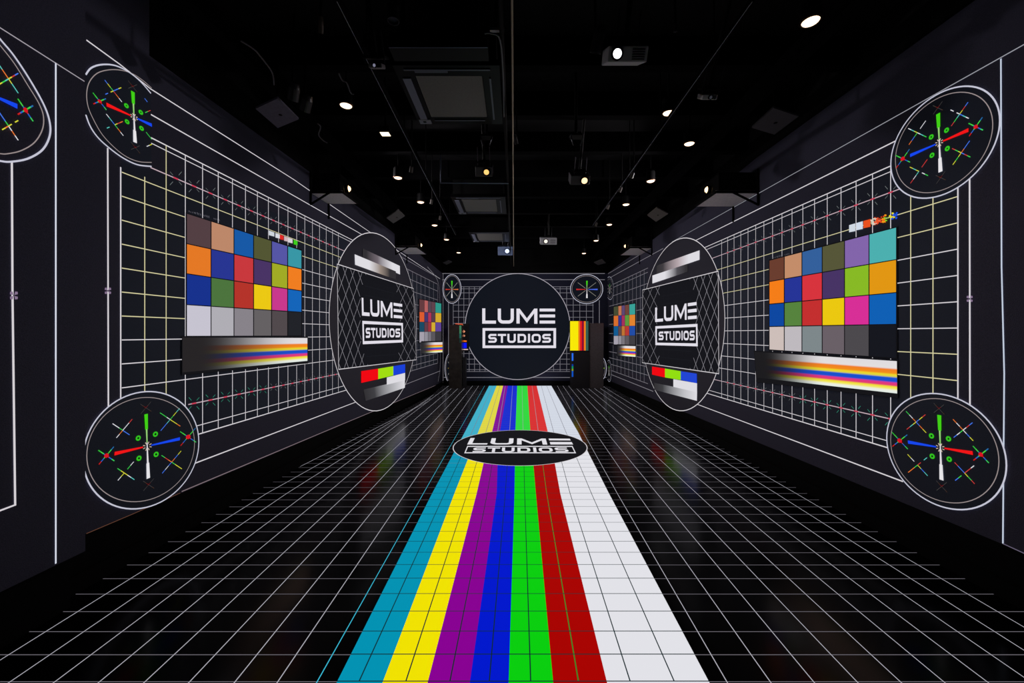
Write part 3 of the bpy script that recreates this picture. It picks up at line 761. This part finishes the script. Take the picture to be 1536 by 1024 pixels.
# ------------------------------------------------------------------ cabinets at the back
cab = matte((96, 90, 92), .55, 0, .15, 30, .3); cabd = matte((42, 40, 44), .5, spec=.3)
def bz(px, py, y): return vec((px-CX)/F*y, y, H-(py-CY)/F*y)
yk = D-.75
def boxpx(mb, x0, x1, y0, y1, ya, yb, mat, bottom=None):
    a = bz(x0, y0, ya); c = bz(x1, y1, ya); z0_ = max(0, c.z) if bottom is None else bottom
    mb.box(a.x, c.x, ya, yb, z0_, a.z, mat)
t = thing('display_kiosk', (bz(882, 577, yk).x, yk, 0), 'tall black kiosk with yellow and red striped screen right of the back wall logo', 'kiosk')
m = WB(); boxpx(m, 884, 905.5, 484.5, 576, yk+.05, yk+.45, cab, 0); m.build('tower', t, .01)
m = WB(); boxpx(m, 857.5, 884, 528, 577, yk, yk+.4, cabd, 0); m.build('lower_cabinet', t, .01)
m = WB(); boxpx(m, 854.8, 884.5, 480.5, 527.5, yk+.02, yk+.12, cabd); m.build('screen_housing', t, .005)
sc_t = thing('screen', (0, 0, 0), None, None); sc_t.parent = t; bpy.data.objects.remove(sc_t)
m = WB()
for x0, x1, c in ((855.2, 867.5, (248, 232, 0)), (867.5, 870, (235, 120, 20)), (870, 873, (222, 22, 30)), (873, 875.2, (120, 10, 50)), (875.2, 876.4, (200, 30, 30)), (876.4, 878.4, (245, 140, 10)), (878.4, 882.5, (50, 92, 80))):
    a = bz(x0, 481.5, yk+.015); c_ = bz(x1, 525.5, yk+.015)
    m.poly([vec(a.x, a.y, c_.z), vec(c_.x, a.y, c_.z), vec(c_.x, a.y, a.z), vec(a.x, a.y, a.z)], glow(c))
m.build('screen', t)
m = WB()
for y0, y1, c in ((529.5, 541, (40, 110, 240)), (546, 549, (10, 60, 160)), (549, 553, (10, 140, 90)), (553, 556, (130, 150, 20)), (556, 565, (10, 80, 190))):
    a = bz(857.6, y0, yk-.004); c_ = bz(860, y1, yk-.004)
    m.poly([vec(a.x, a.y, c_.z), vec(c_.x, a.y, c_.z), vec(c_.x, a.y, a.z), vec(a.x, a.y, a.z)], glow(c))
m.build('light_strip', t)
t = thing('dark_cabinet', (bz(683, 577, yk).x, yk, 0), 'tall glossy black cabinet standing left of the back wall logo', 'cabinet')
gl = matte((62, 56, 52), .25, 0, .3, 8, .5)
m = WB(); boxpx(m, 673, 692.5, 487, 577, yk, yk+.5, gl, 0); m.build('cabinet_body', t, .01)
m = WB(); boxpx(m, 694, 698.5, 536, 577, yk+.1, yk+.4, cabd, 0); m.build('side_panel', t)
m = WB()
for y0, y1, c in ((488, 500, (60, 120, 85)), (500, 507, (30, 90, 80)), (507, 514, (20, 45, 42))):
    a = bz(689, y0, yk-.004); c_ = bz(692, y1, yk-.004)
    m.poly([vec(a.x, a.y, c_.z), vec(c_.x, a.y, c_.z), vec(c_.x, a.y, a.z), vec(a.x, a.y, a.z)], glow(c))
m.build('green_light_edge', t)
t = thing('lit_screen', bz(698, 527, yk+.52), 'small lit screen with orange top and blue square beside the dark cabinet', 'screen')
m = WB(); boxpx(m, 692.8, 703, 485, 526.5, yk+.52, D-.03, cabd); m.build('screen_housing', t)
m = WB()
for pts, c in (([(683, 484.8), (694, 485.5), (694, 487), (683, 486)], (215, 80, 40)), ([(692.8, 487), (695, 487), (695, 494), (698, 497), (695, 500), (692.8, 499)], (235, 150, 110)),
               ([(693.5, 500), (698, 503), (697, 505), (693.5, 504)], (200, 130, 100)), ([(693, 510), (700, 510.5), (700, 512.5), (693, 512.5)], (240, 110, 20)),
               ([(694.5, 514), (700, 514), (700, 522), (694.5, 522)], (10, 20, 240)), ([(693.2, 512), (694.2, 512), (694.2, 523), (693.2, 523)], (235, 120, 20)), ([(694, 523.2), (702, 523.2), (702, 524.6), (694, 524.6)], (220, 190, 190))):
    m.poly([bz(x, y_, yk+.515) for x, y_ in pts], glow(c))
m.build('screen', t)

# ------------------------------------------------------------------ ceiling equipment
dk = matte((3, 3, 4), .6, spec=.12); met = matte((60, 60, 66), .4, .8); whitem = matte((150, 150, 156), .5, spec=.3); gry = matte((70, 68, 74), .6); 
def lamp(loc, E_, col, rot=None, angle=100, r=.03, typ='SPOT'):
    l = bpy.data.lights.new('lamp', typ); l.energy = E_; l.color = col; l.shadow_soft_size = r
    if typ == 'SPOT': l.spot_size = math.radians(angle); l.spot_blend = .7
    o = bpy.data.objects.new('lamp_light', l); C.objects.link(o); o.location = loc
    if rot: o.rotation_euler = rot
    return o
# downlights
def make_downlight():
    t = thing('ceiling_spotlight', (0, 0, 0), 'x', 'spotlight', 'warm ceiling spotlights')
    m = MB(); m.lathe([(0, .15), (.045, .15), (.06, .13), (.064, 0), (.055, 0), (.052, .02)], dk); m.build('housing', t)
    m = MB(); m.lathe([(0, -.012), (.035, -.008), (.05, .0), (.056, .012)], glow((255, 216, 180), 3.2)); m.build('lamp_face', t)
    m = MB(); m.lathe([(.066, .0), (.068, .004), (.066, .012), (.062, .012)], matte((90, 60, 45), .4, .6)); m.build('trim_ring', t)
    m = MB(); m.lathe([(0, .6), (.008, .6), (.008, .15), (0, .15)], dk, n=8); m.build('stem', t)
    return t
proto = make_downlight()
spots = [(1216, 33, 'big tilted warm spotlight at the top right of the ceiling, nearest the camera', -.0),
 (519, 159, 'warm spotlight beside the grey square speaker plate on the near left', 0), (1003, 170, 'warm spotlight next to the white box of the right track', 0),
 (1034, 216, 'warm spotlight between the right track and the large right speaker plate', 0), (597, 267, 'warm spotlight in the left row above the second square speaker plate', 0),
 (631, 303.5, 'warm spotlight in the left row, fourth from the far end', 0), (652, 338, 'warm spotlight in the left row, third from the far end', 0),
 (670, 359.5, 'warm spotlight in the left row, second from the far end', 0), (688, 379, 'warm spotlight in the left row, farthest and closest to the back wall', 0),
 (976, 272, 'warm spotlight in the right row beside the larger right track fittings', 0), (939, 307, 'warm spotlight in the right row, fourth from the far end', 0),
 (914, 337, 'warm spotlight in the right row, third from the far end', 0), (894, 361, 'warm spotlight in the right row, second from the far end', 0),
 (876, 380, 'warm spotlight in the right row, farthest and closest to the back wall', 0)]
for i, (x, y, lab, r) in enumerate(spots):
    o = proto if i == 0 else copy_tree(proto)
    p = cz(x, y, 3.85); o.location = p; o['label'] = lab
    if i < 4: o.rotation_euler = (.0, .0, 0)
    lamp(p+vec(0, 0, -.03), 9, (1, .8, .62), None, 110).name = 'spotlight_beam'
# square floodlight
t = thing('square_floodlight', cz(578, 201, 3.8), 'small square warm floodlight beside the left lighting track', 'floodlight')
m = MB(); m.box(-.055, .055, -.05, .05, .0, .06, dk); m.build('housing', t, .004)
m = MB()
for k_ in range(3): m.box(-.045, .045, -.04+.028*k_, -.018+.028*k_, -.004, .0, glow((250, 228, 190), 2.4))
m.build('lamp_face', t)
m = MB(); m.box(-.008, .008, -.008, .008, .06, .6, dk); m.build('stem', t)
lamp(cz(578, 201, 3.75), 6, (1, .85, .65), None, 110)

# tracks and conduits
def rail(name, pts, r, mat, label, cat, box=False, group=None):
    m = WB(); m.tube(pts, r, mat); return tag(m.build(name), label, cat, group)
def track(name, x0, y0, x1, y1, Z, label):
    a, c = cz(x0, y0, Z), cz(x1, y1, Z)
    t = thing(name, (a+c)/2, label, 'lighting track', 'lighting tracks')
    d = (c-a).normalized(); s_ = vec(d.y, -d.x, 0)*.009
    m = WB(); m.hexa([a-s_, a+s_, c+s_, c-s_]+[q+vec(0, 0, .04) for q in (a-s_, a+s_, c+s_, c-s_)], matte((2, 2, 3), .7, spec=.04)); m.build('track_bar', t)
    m = WB(); m.tube([a-s_*1.2+vec(0, 0, -.002), c-s_*1.2+vec(0, 0, -.002)], .0017, matte((140, 144, 160), .5)); m.build('bright_wire', t)
    L_ = (c-a).length; k_ = .5
    while k_ < L_:
        m = WB(); p = a+d*k_; m.tube([p+vec(0, 0, .03), p+vec(0, 0, DECK-Z)], .006, dk, 6); k_ += 1.1; m.build('hanger', t)
    return t, a, c
track('lighting_track', 508, 2, 684, 352, 3.75, 'long black lighting track running down the left side of the ceiling')
track('lighting_track', 1131, 2, 890, 338, 3.75, 'long black lighting track running down the right side of the ceiling')
a, c = cz(769, 5, 3.8), cz(768.6, 385, 3.8)
rail('ceiling_conduit', [vec(-.015, 1.7, 3.8), vec(-.03, 12.5, 3.8)], .0075, matte((175, 160, 140), .5, .1), 'thin pale conduit running straight down the middle of the ceiling', 'conduit')
rail('ceiling_pipe', [vec(-.09, 1.7, 3.84), vec(-.11, 12.5, 3.84)], .016, dk, 'thick black pipe beside the pale middle conduit of the ceiling', 'pipe')
pa, pc_ = cz(661, 274, 3.8), cz(763, 274.5, 3.8)
rail('cross_pipe', [pa+vec(0, 0, .65), pa, pc_], .013, matte((105, 112, 128), .35, .7), 'short grey metal pipe crossing from the middle conduit to the left', 'pipe')
pa, pc_ = cz(645, 374, 3.8), cz(680, 365, 3.8)
# cable loops
def cable(pts, Z, lab):
    m = WB(); m.tube([cz(x, y, Z) for x, y in smooth(pts, 4)], .006, matte((70, 70, 78), .4), 6)
    tag(m.build('hanging_cable'), lab, 'cable', 'loose cables of the ceiling')
cable([(361, 61), (380, 73), (391, 85), (408, 108), (411, 127)], 3.8, 'thin loose cable drooping above the near left speaker plate')
cable([(508, 109), (513, 120), (520, 124), (526, 139), (531, 141)], 3.8, 'short wavy cable above the near left spotlight')
cable([(476, 185), (481, 190), (478, 202), (484, 210), (491, 214)], 3.8, 'short bent cable right of the near left speaker plate')
cable([(559, 22), (597, 28)], 3.8, 'short straight cable near the top of the ceiling, left of the air conditioner') if False else None
cable([(727, 50), (737, 50), (750, 60), (755, 120), (756, 175)], 3.82, 'dark cable hanging along the pipe right of the large air conditioner')

# air conditioner cassettes
def make_cassette():
    t = thing('air_conditioner', (0, 0, 0), 'x', 'air conditioner', 'ceiling air conditioners')
    fr = matte((2, 2, 3), .4, spec=.1); edge = matte((84, 88, 102), .4, .3)
    m = MB(); w_, d_ = .44, .46
    for x0, x1, y0, y1 in ((-w_, w_, -d_, -.33), (-w_, w_, .33, d_), (-w_, -.29, -.33, .33), (.29, w_, -.33, .33)): m.box(x0, x1, y0, y1, 0, .05, fr)
    m.box(-w_+.03, w_-.03, -d_+.03, d_-.03, .05, .33, dk); m.build('casing', t, 0)
    m = MB(); m.box(-.285, .285, -.325, .325, .0, .02, matte((104, 102, 100), .7, 0, .12, 60)); m.build('intake_grille', t, .004)
    m = MB(); m.box(-.275, .0, -.40, -.375, -.006, 0, edge); m.build('louver', t)
    for x0, x1, y0, y1, mt in ((-.40, -.33, -.30, .36, matte((108, 112, 132), .4)), (.345, .36, -.30, .36, edge), (-.26, .26, .37, .385, edge), (-.36, .36, -.42, -.405, edge)):
        m = MB(); m.box(x0, x1, y0, y1, -.008, .0, mt); m.build('louver', t)
    m = MB(); m.box(-.42, -.30, .36, .44, -.010, 0, matte((120, 122, 134), .5)); m.box(-.38, -.35, .385, .41, -.013, -.01, dk); m.build('corner_cap', t)
    m = MB()
    for x in (-.4, .4):
        for y_ in (-.42, .42): m.lathe([(0, .55), (.006, .55), (.006, .3), (0, .3)], dk, org=(x, y_, 0), n=6)
    m.build('hanging_rod', t)
    return t
ac = make_cassette()
def acpos(x0, x1, ya_, yb_):
    p = cz((x0+x1)/2, (ya_+yb_)/2, 3.9); a_ = cz(x0, ya_, 3.9); c_ = cz(x1, yb_, 3.9); return vec((a_.x+c_.x)/2, (a_.y+c_.y)/2, 3.9)
ac.location = acpos(674, 688, 115, 175); ac['label'] = 'large square air conditioner with grey grille hanging nearest the camera'
o = copy_tree(ac); o.location = acpos(718, 723, 300, 317); o['label'] = 'second square air conditioner hanging halfway down the room'
o = copy_tree(ac); o.location = vec(-.56, 9.15, 3.9); o['label'] = 'farthest square air conditioner, near the back wall end of the ceiling'
# box beam in front of the large air conditioner
m = WB(); p = cz(585, 76, 3.9); q = cz(732, 76, 3.9); m.box(p.x, q.x, p.y-.03, p.y+.12, 3.9, 4.02, matte((3, 3, 5), .5, spec=.15))
m.box(q.x-.1, q.x-.08, p.y+.03, p.y+.05, 4.02, DECK, dk); m.box(p.x+.08, p.x+.1, p.y+.03, p.y+.05, 4.02, DECK, dk)
m.box(p.x, q.x, p.y-.034, p.y-.028, 3.9, 3.907, matte((120, 125, 150), .3, .6)); tag(m.build('cable_tray'), 'black metal tray crossing just before the large air conditioner', 'cable tray')
m = WB(); p = cz(735, 47, 3.85); m.box(p.x, p.x+.10, p.y-.012, p.y+.012, 3.85, 3.87, matte((150, 148, 152), .5)); m.box(p.x+.04, p.x+.055, p.y-.006, p.y+.006, 3.87, DECK, dk)
tag(m.build('pipe_clamp'), 'small pale clamp bar above the large air conditioner beside the conduit', 'clamp')

# speaker plates
def plate(pts, Z, lab, c=(64, 62, 70)):
    w3 = [cz(x, y, Z) for x, y in pts]; ctr = sum(w3, vec(0, 0, 0))/4
    t = thing('ceiling_speaker', ctr, lab, 'speaker', 'square ceiling speakers')
    m = WB(); m.hexa([q for q in w3]+[q+vec(0, 0, .018) for q in w3], matte(c, .8, 0, .15, 50)); m.build('speaker_plate', t)
    r = (w3[0]-w3[2]).length*.045
    m = WB(); m.lathe([(0, -.004), (r, -.004), (r, .0), (0, 0)], dk, org=ctr+vec(.02, .01, 0), n=14); m.build('centre_socket', t)
    m = WB(); m.tube([ctr+vec(0, 0, .018), vec(ctr.x, ctr.y, DECK)], .012, dk, 8); m.build('mount', t)
plate([(383.3, 163.2), (416.6, 147.5), (448, 179), (416.6, 192)], 3.75, 'large grey square speaker plate on the near left of the ceiling', (88, 84, 104))
plate([(1127.5, 191.7), (1160, 162), (1198, 174.6), (1161.5, 202)], 3.75, 'large dark square speaker plate on the near right of the ceiling', (56, 54, 62))
plate([(579.8, 327), (597.6, 315), (607, 324.4), (590, 335)], 3.75, 'square speaker plate halfway down the left of the ceiling', (112, 106, 106))
plate([(971, 323), (985, 311.5), (1002.4, 320.7), (984, 332.6)], 3.75, 'square speaker plate halfway down the right of the ceiling', (112, 104, 98))
plate([(664, 394), (672, 390.6), (678, 393), (670, 397)], 3.75, 'tiny far square speaker plate near the back wall on the left', (66, 64, 70))
plate([(890.7, 393.8), (903.5, 389), (909, 394.4), (897, 397.5)], 3.75, 'tiny far square speaker plate near the back wall on the right', (76, 72, 76))

# projectors
def projector(px, py, Z, wd, dp, ht, lab, body, lens, lx, face='down', rz=0, tilt=0, pole=True, lr=.03, s=2.5, group='ceiling projectors'):
    t = thing('projector', cz(px, py, Z), lab, 'projector', group)
    t.rotation_euler = (tilt, 0, rz)
    m = MB(); m.box(-wd/2, wd/2, -dp/2, dp/2, 0, ht, body); m.build('body', t, .008)
    m = MB()
    for k_ in range(5): m.box(wd*.1, wd*.42, -dp/2-.003, -dp/2, ht*(.15+.15*k_), ht*(.2+.15*k_), dk)
    m.build('vent', t)
    m = MB(); m.lathe([(lr*1.5, -.012), (lr*1.5, .02), (lr*1.15, .02), (lr*1.1, -.012), (lr*1.5, -.012)], dk, 'Y', (lx, -dp/2-.01, ht*.5)); lo_ = m.build('lens', t)
    m = MB(); m.lathe([(0, -.002), (lr*1.1, .0)], glow(lens, s), 'Y', (lx, -dp/2-.014, ht*.5)); m.build('lens_glass', lo_)
    if pole:
        m = MB(); m.box(-.08, .08, -.06, .06, ht+.03, ht+.045, dk)
        for x in (-.07, .07): m.tube([(x, -.04, ht), (x, -.03, ht+.2)], .006, met, 6)
        m.tube([(0, 0, ht+.03), (0, 0, DECK-Z)], .018, dk, 10); m.build('ceiling_bracket', t)
    return t
whp = matte((176, 176, 182), .5, spec=.3)
projector(935, 96, 3.55, .26, .22, .09, 'white projector with glowing lens hanging on the near right', whp, (250, 252, 255), -.075, tilt=.5, lr=.026, s=3)
projector(727, 262, 3.6, .20, .2, .11, 'grey projector with amber lens left of the middle conduit', gry, (245, 190, 110), .03, tilt=.6, lr=.028, s=1.4)
projector(868, 274, 3.6, .24, .22, .11, 'grey projector with warm lit front right of the middle conduit', gry, (255, 215, 160), .05, tilt=.6, lr=.034, s=1.8)
projector(758, 382, 3.75, .38, .3, .22, 'far bluish projector close to the middle conduit', matte((90, 105, 140), .5), (190, 205, 255), .05, tilt=.3, lr=.05, s=1.8)
projector(822, 366, 3.6, .34, .3, .14, 'far white projector on the right of the middle conduit', whp, (240, 232, 220), -.06, tilt=.3, lr=.035, s=1.2)
projector(1060, 149, 3.75, .13, .12, .04, 'small white box fitting hanging beside the right lighting track', whp, (60, 62, 70), 0, tilt=.6, lr=.012, s=.6, group='small ceiling fittings')
projector(566, 103, 3.66, .10, .10, .03, 'small grey box fitting on the left track by the air conditioner', matte((110, 104, 110), .5), (150, 150, 175), 0, tilt=.5, lr=.01, s=.6, group='small ceiling fittings')
# empty brackets
def bracket(px, py, Z, w_, lab):
    t = thing('projector_mount', cz(px, py, Z), lab, 'mount', 'bare ceiling mounts')
    m = MB(); m.box(-w_/2, w_/2, -.05, .05, .0, .02, dk); m.build('mount_plate', t)
    m = MB()
    for x in (-w_/2, w_/2):
        m.tube([(x, -.06, .0), (x*.9, -.07, -.05), (x*.6, -.06, -.11)], .007, met, 8)
        m.tube([(x, -.06, .0), (x, .06, .03)], .006, met, 8)
    m.build('mount_arm', t)
    m = MB(); m.tube([(0, 0, .02), (0, 0, DECK-Z)], .016, dk, 10); m.build('mount_pole', t)
bracket(864, 206, 3.75, .12, 'bare chrome mount hanging right of the middle conduit')
bracket(730, 207, 3.85, .12, 'bare dark mount hanging left of the middle conduit')
# black can fixtures
def can(px, py, Z, rot, lab, lit=None, L_=.16, r=.04, c=(40, 38, 42)):
    t = thing('theatre_lamp', cz(px, py, Z), lab, 'stage light', 'dark stage lights')
    mt = matte(c, .4, .3)
    m = MB(); m.lathe([(0, L_), (r*.7, L_), (r, L_*.7), (r, 0), (r*.9, 0), (r*.88, .02)], mt); o = m.build('barrel', t); o.rotation_euler = rot
    m = MB(); m.lathe([(0, .018), (r*.88, .02)], glow(lit, 1.5) if lit else matte((60, 60, 72), .15)); o2 = m.build('lamp_glass', t); o2.rotation_euler = rot
    m = MB(); m.tube([(0, 0, L_*.8), (0, .02, DECK-Z)], .009, dk, 8); m.build('yoke', t)
can(893, 80, 3.65, (.5, .2, 0), 'black can light left of the white projector')
can(481, 50, 3.85, (.5, .3, 0), 'small dark can light near the top left of the ceiling', None, .10, .018, (96, 84, 76))
can(775, 216, 3.8, (.6, -.3, 0), 'tiny bluish spotlight just right of the middle conduit', (225, 225, 255), .10, .022)
can(1013, 48, 3.9, (.3, 0, 0), 'tiny round sensor on the ceiling right of the white projector', (150, 145, 155), .05, .014)
can(439, 150, 3.7, (.5, .5, 0), 'dark round stage light above the near left speaker plate', None, .14, .045)
can(457, 166, 3.7, (.5, .6, 0), 'dark round stage light beside the near left speaker plate', None, .14, .045)
can(590, 32, 3.85, (.0, 0, 0), 'dark pendant can left of the cable tray', None, .14, .04)
# track heads
i = 0
for px, py, lab in ((618, 247, 'track head on the left track beside the amber spotlight row'), (648, 297, 'track head on the left track, halfway along'), (661, 322, 'track head on the left track, farthest one'),
                    (951, 256, 'track head on the right track, nearest one'), (933, 278, 'track head on the right track, second one'), (914, 305, 'track head on the right track, third one'), (896, 332, 'track head on the right track, farthest one')):
    t = thing('track_head', cz(px, py, 3.74), lab, 'track light', 'heads on the lighting tracks')
    m = MB(); m.tube([(0, 0, DECK-3.74), (0, 0, -.03)], .008, dk, 8); m.build('stem', t)
    m = MB(); m.lathe([(0, .0), (.02, .01), (.022, -.06), (0, -.06)], matte((60, 55, 52), .5, .2), org=(0, 0, -.03)); o = m.build('barrel', t); o.rotation_euler = (.5, .3, 0)

# projector shelves on the side walls
def shelf(P, sd, xw0, yw0, xo, lab, far=False, xw1=0, yw1=0, glowc=(255, 214, 160)):
    q0 = P.w(P.at(xw0, yw0)); q1 = P.w(P.at(xw1, yw1)); Z = (q0.z+q1.z)/2
    wd = abs((xo-xw0)/F*q0.y)
    t = thing('projector_shelf', vec(q0.x+sd*wd/2, (q0.y+q1.y)/2, Z), lab, 'shelf', 'wall projector shelves')
    y0_, y1_ = q0.y, q1.y
    m = WB(); xa = q0.x; xb = q0.x+sd*wd; xa1 = q1.x; xb1 = q1.x+sd*wd
    und = matte((236, 226, 232), .8, 0, .1, 40)
    m.hexa([vec(xa, y0_, Z), vec(xb, y0_, Z), vec(xb1, y1_, Z), vec(xa1, y1_, Z)]+[vec(xa, y0_, Z+.03), vec(xb, y0_, Z+.03), vec(xb1, y1_, Z+.03), vec(xa1, y1_, Z+.03)], und); m.build('shelf_board', t)
    m = WB()
    for a_, c_ in (((xa, y0_, Z+.01), (xb, y0_, Z+.01)), ((xb, y0_, Z+.01), (xb1, y1_, Z+.01))): m.tube([a_, c_], .017, blackm, 6)
    m.build('shelf_edge', t)
    m = WB(); m.tube([vec(xa1+sd*.012, y1_, Z-.22), vec(xa1+sd*.012, y1_, Z)], .014, blackm, 6); m.build('bracket', t)
    m = WB(); m.tube([vec(xa+sd*.01, y0_-.02, Z-.16), vec(xa+sd*wd*.62, y0_-.02, Z)], .014, blackm, 6); m.tube([vec(xa+sd*.012, y0_-.02, Z-.17), vec(xa+sd*.012, y0_-.02, Z+.3)], .014, blackm, 6)
    m.build('bracket', t)
    tp = thing('projector', vec(q0.x+sd*wd*.5, (y0_+y1_)/2, Z+.03), lab.replace('wall shelf', 'bulky black projector on the wall shelf'), 'projector', 'wall projectors')
    xi = (max if sd > 0 else min)(xa, xa1)+sd*.02
    m = WB(); m.box(min(xi, xb-sd*.04), max(xi, xb-sd*.04), y0_+.01, y1_-.03, Z+.035, Z+.27, blackm); m.build('body', tp, .01)
    m = WB(); xg = xb-sd*.035; m.lathe([(.05, 0), (.055, sd*.05), (.045, sd*.05), (.04, 0)], dk, 'X', (xg, (y0_+y1_)/2-.05, Z+.12)); ln = m.build('lens', tp)
    m = WB(); m.lathe([(0, sd*.05), (.045, sd*.04)], glow(glowc, 3), 'X', (xg, (y0_+y1_)/2-.05, Z+.12)); m.lathe([(.012, 0), (.035, sd*.02), (.03, sd*.06), (0, sd*.075)], glow(glowc, 3), 'X', (xg, (y0_+y1_)/2-.05, Z+.12)); m.build('lens_glass', ln)
    l = lamp(vec(xg+sd*.12, (y0_+y1_)/2-.05, Z+.12), PJ, (1, .93, .95), (0, math.radians(-78)*-sd if False else 0, 0), 135, .06)
    d = vec(sd, .25, -.26); l.rotation_euler = d.to_track_quat('-Z', 'Y').to_euler(); l.name = 'projector_or_fill_beam'
PJ = 80
shelf(PL, 1, 466, 286, 514, 'wall shelf nearest the camera, high on the left wall', xw1=492, yw1=308.5)
shelf(PL, 1, 593, 371, 625.5, 'wall shelf farther away, high on the left wall', xw1=609.6, yw1=381)
shelf(PR, -1, 1137, 288.5, 1074, 'wall shelf nearest the camera, high on the right wall', xw1=1101, yw1=310)
shelf(PR, -1, 978, 373.6, 945.4, 'wall shelf farther away, high on the right wall', xw1=960, yw1=381)
for y in (1.2,):  # fill beams added overhead to brighten the near walls, no projector modelled here
    lamp(vec(-.6, y, 3.6), 4, (1, .96, .98), (0, math.radians(62), 0), 140, .08).name = 'projector_or_fill_beam'
    lamp(vec(.6, y, 3.6), 4, (1, .96, .98), (0, math.radians(-62), 0), 140, .08).name = 'projector_or_fill_beam'
lamp(vec(0, 8.5, 3.5), 25, (.85, .9, 1), (math.radians(68), 0, 0), 90, .08).name = 'projector_or_fill_beam'  # bluish fill beam added to brighten the back wall, not tied to a projector
for m in bpy.data.materials:
    pass
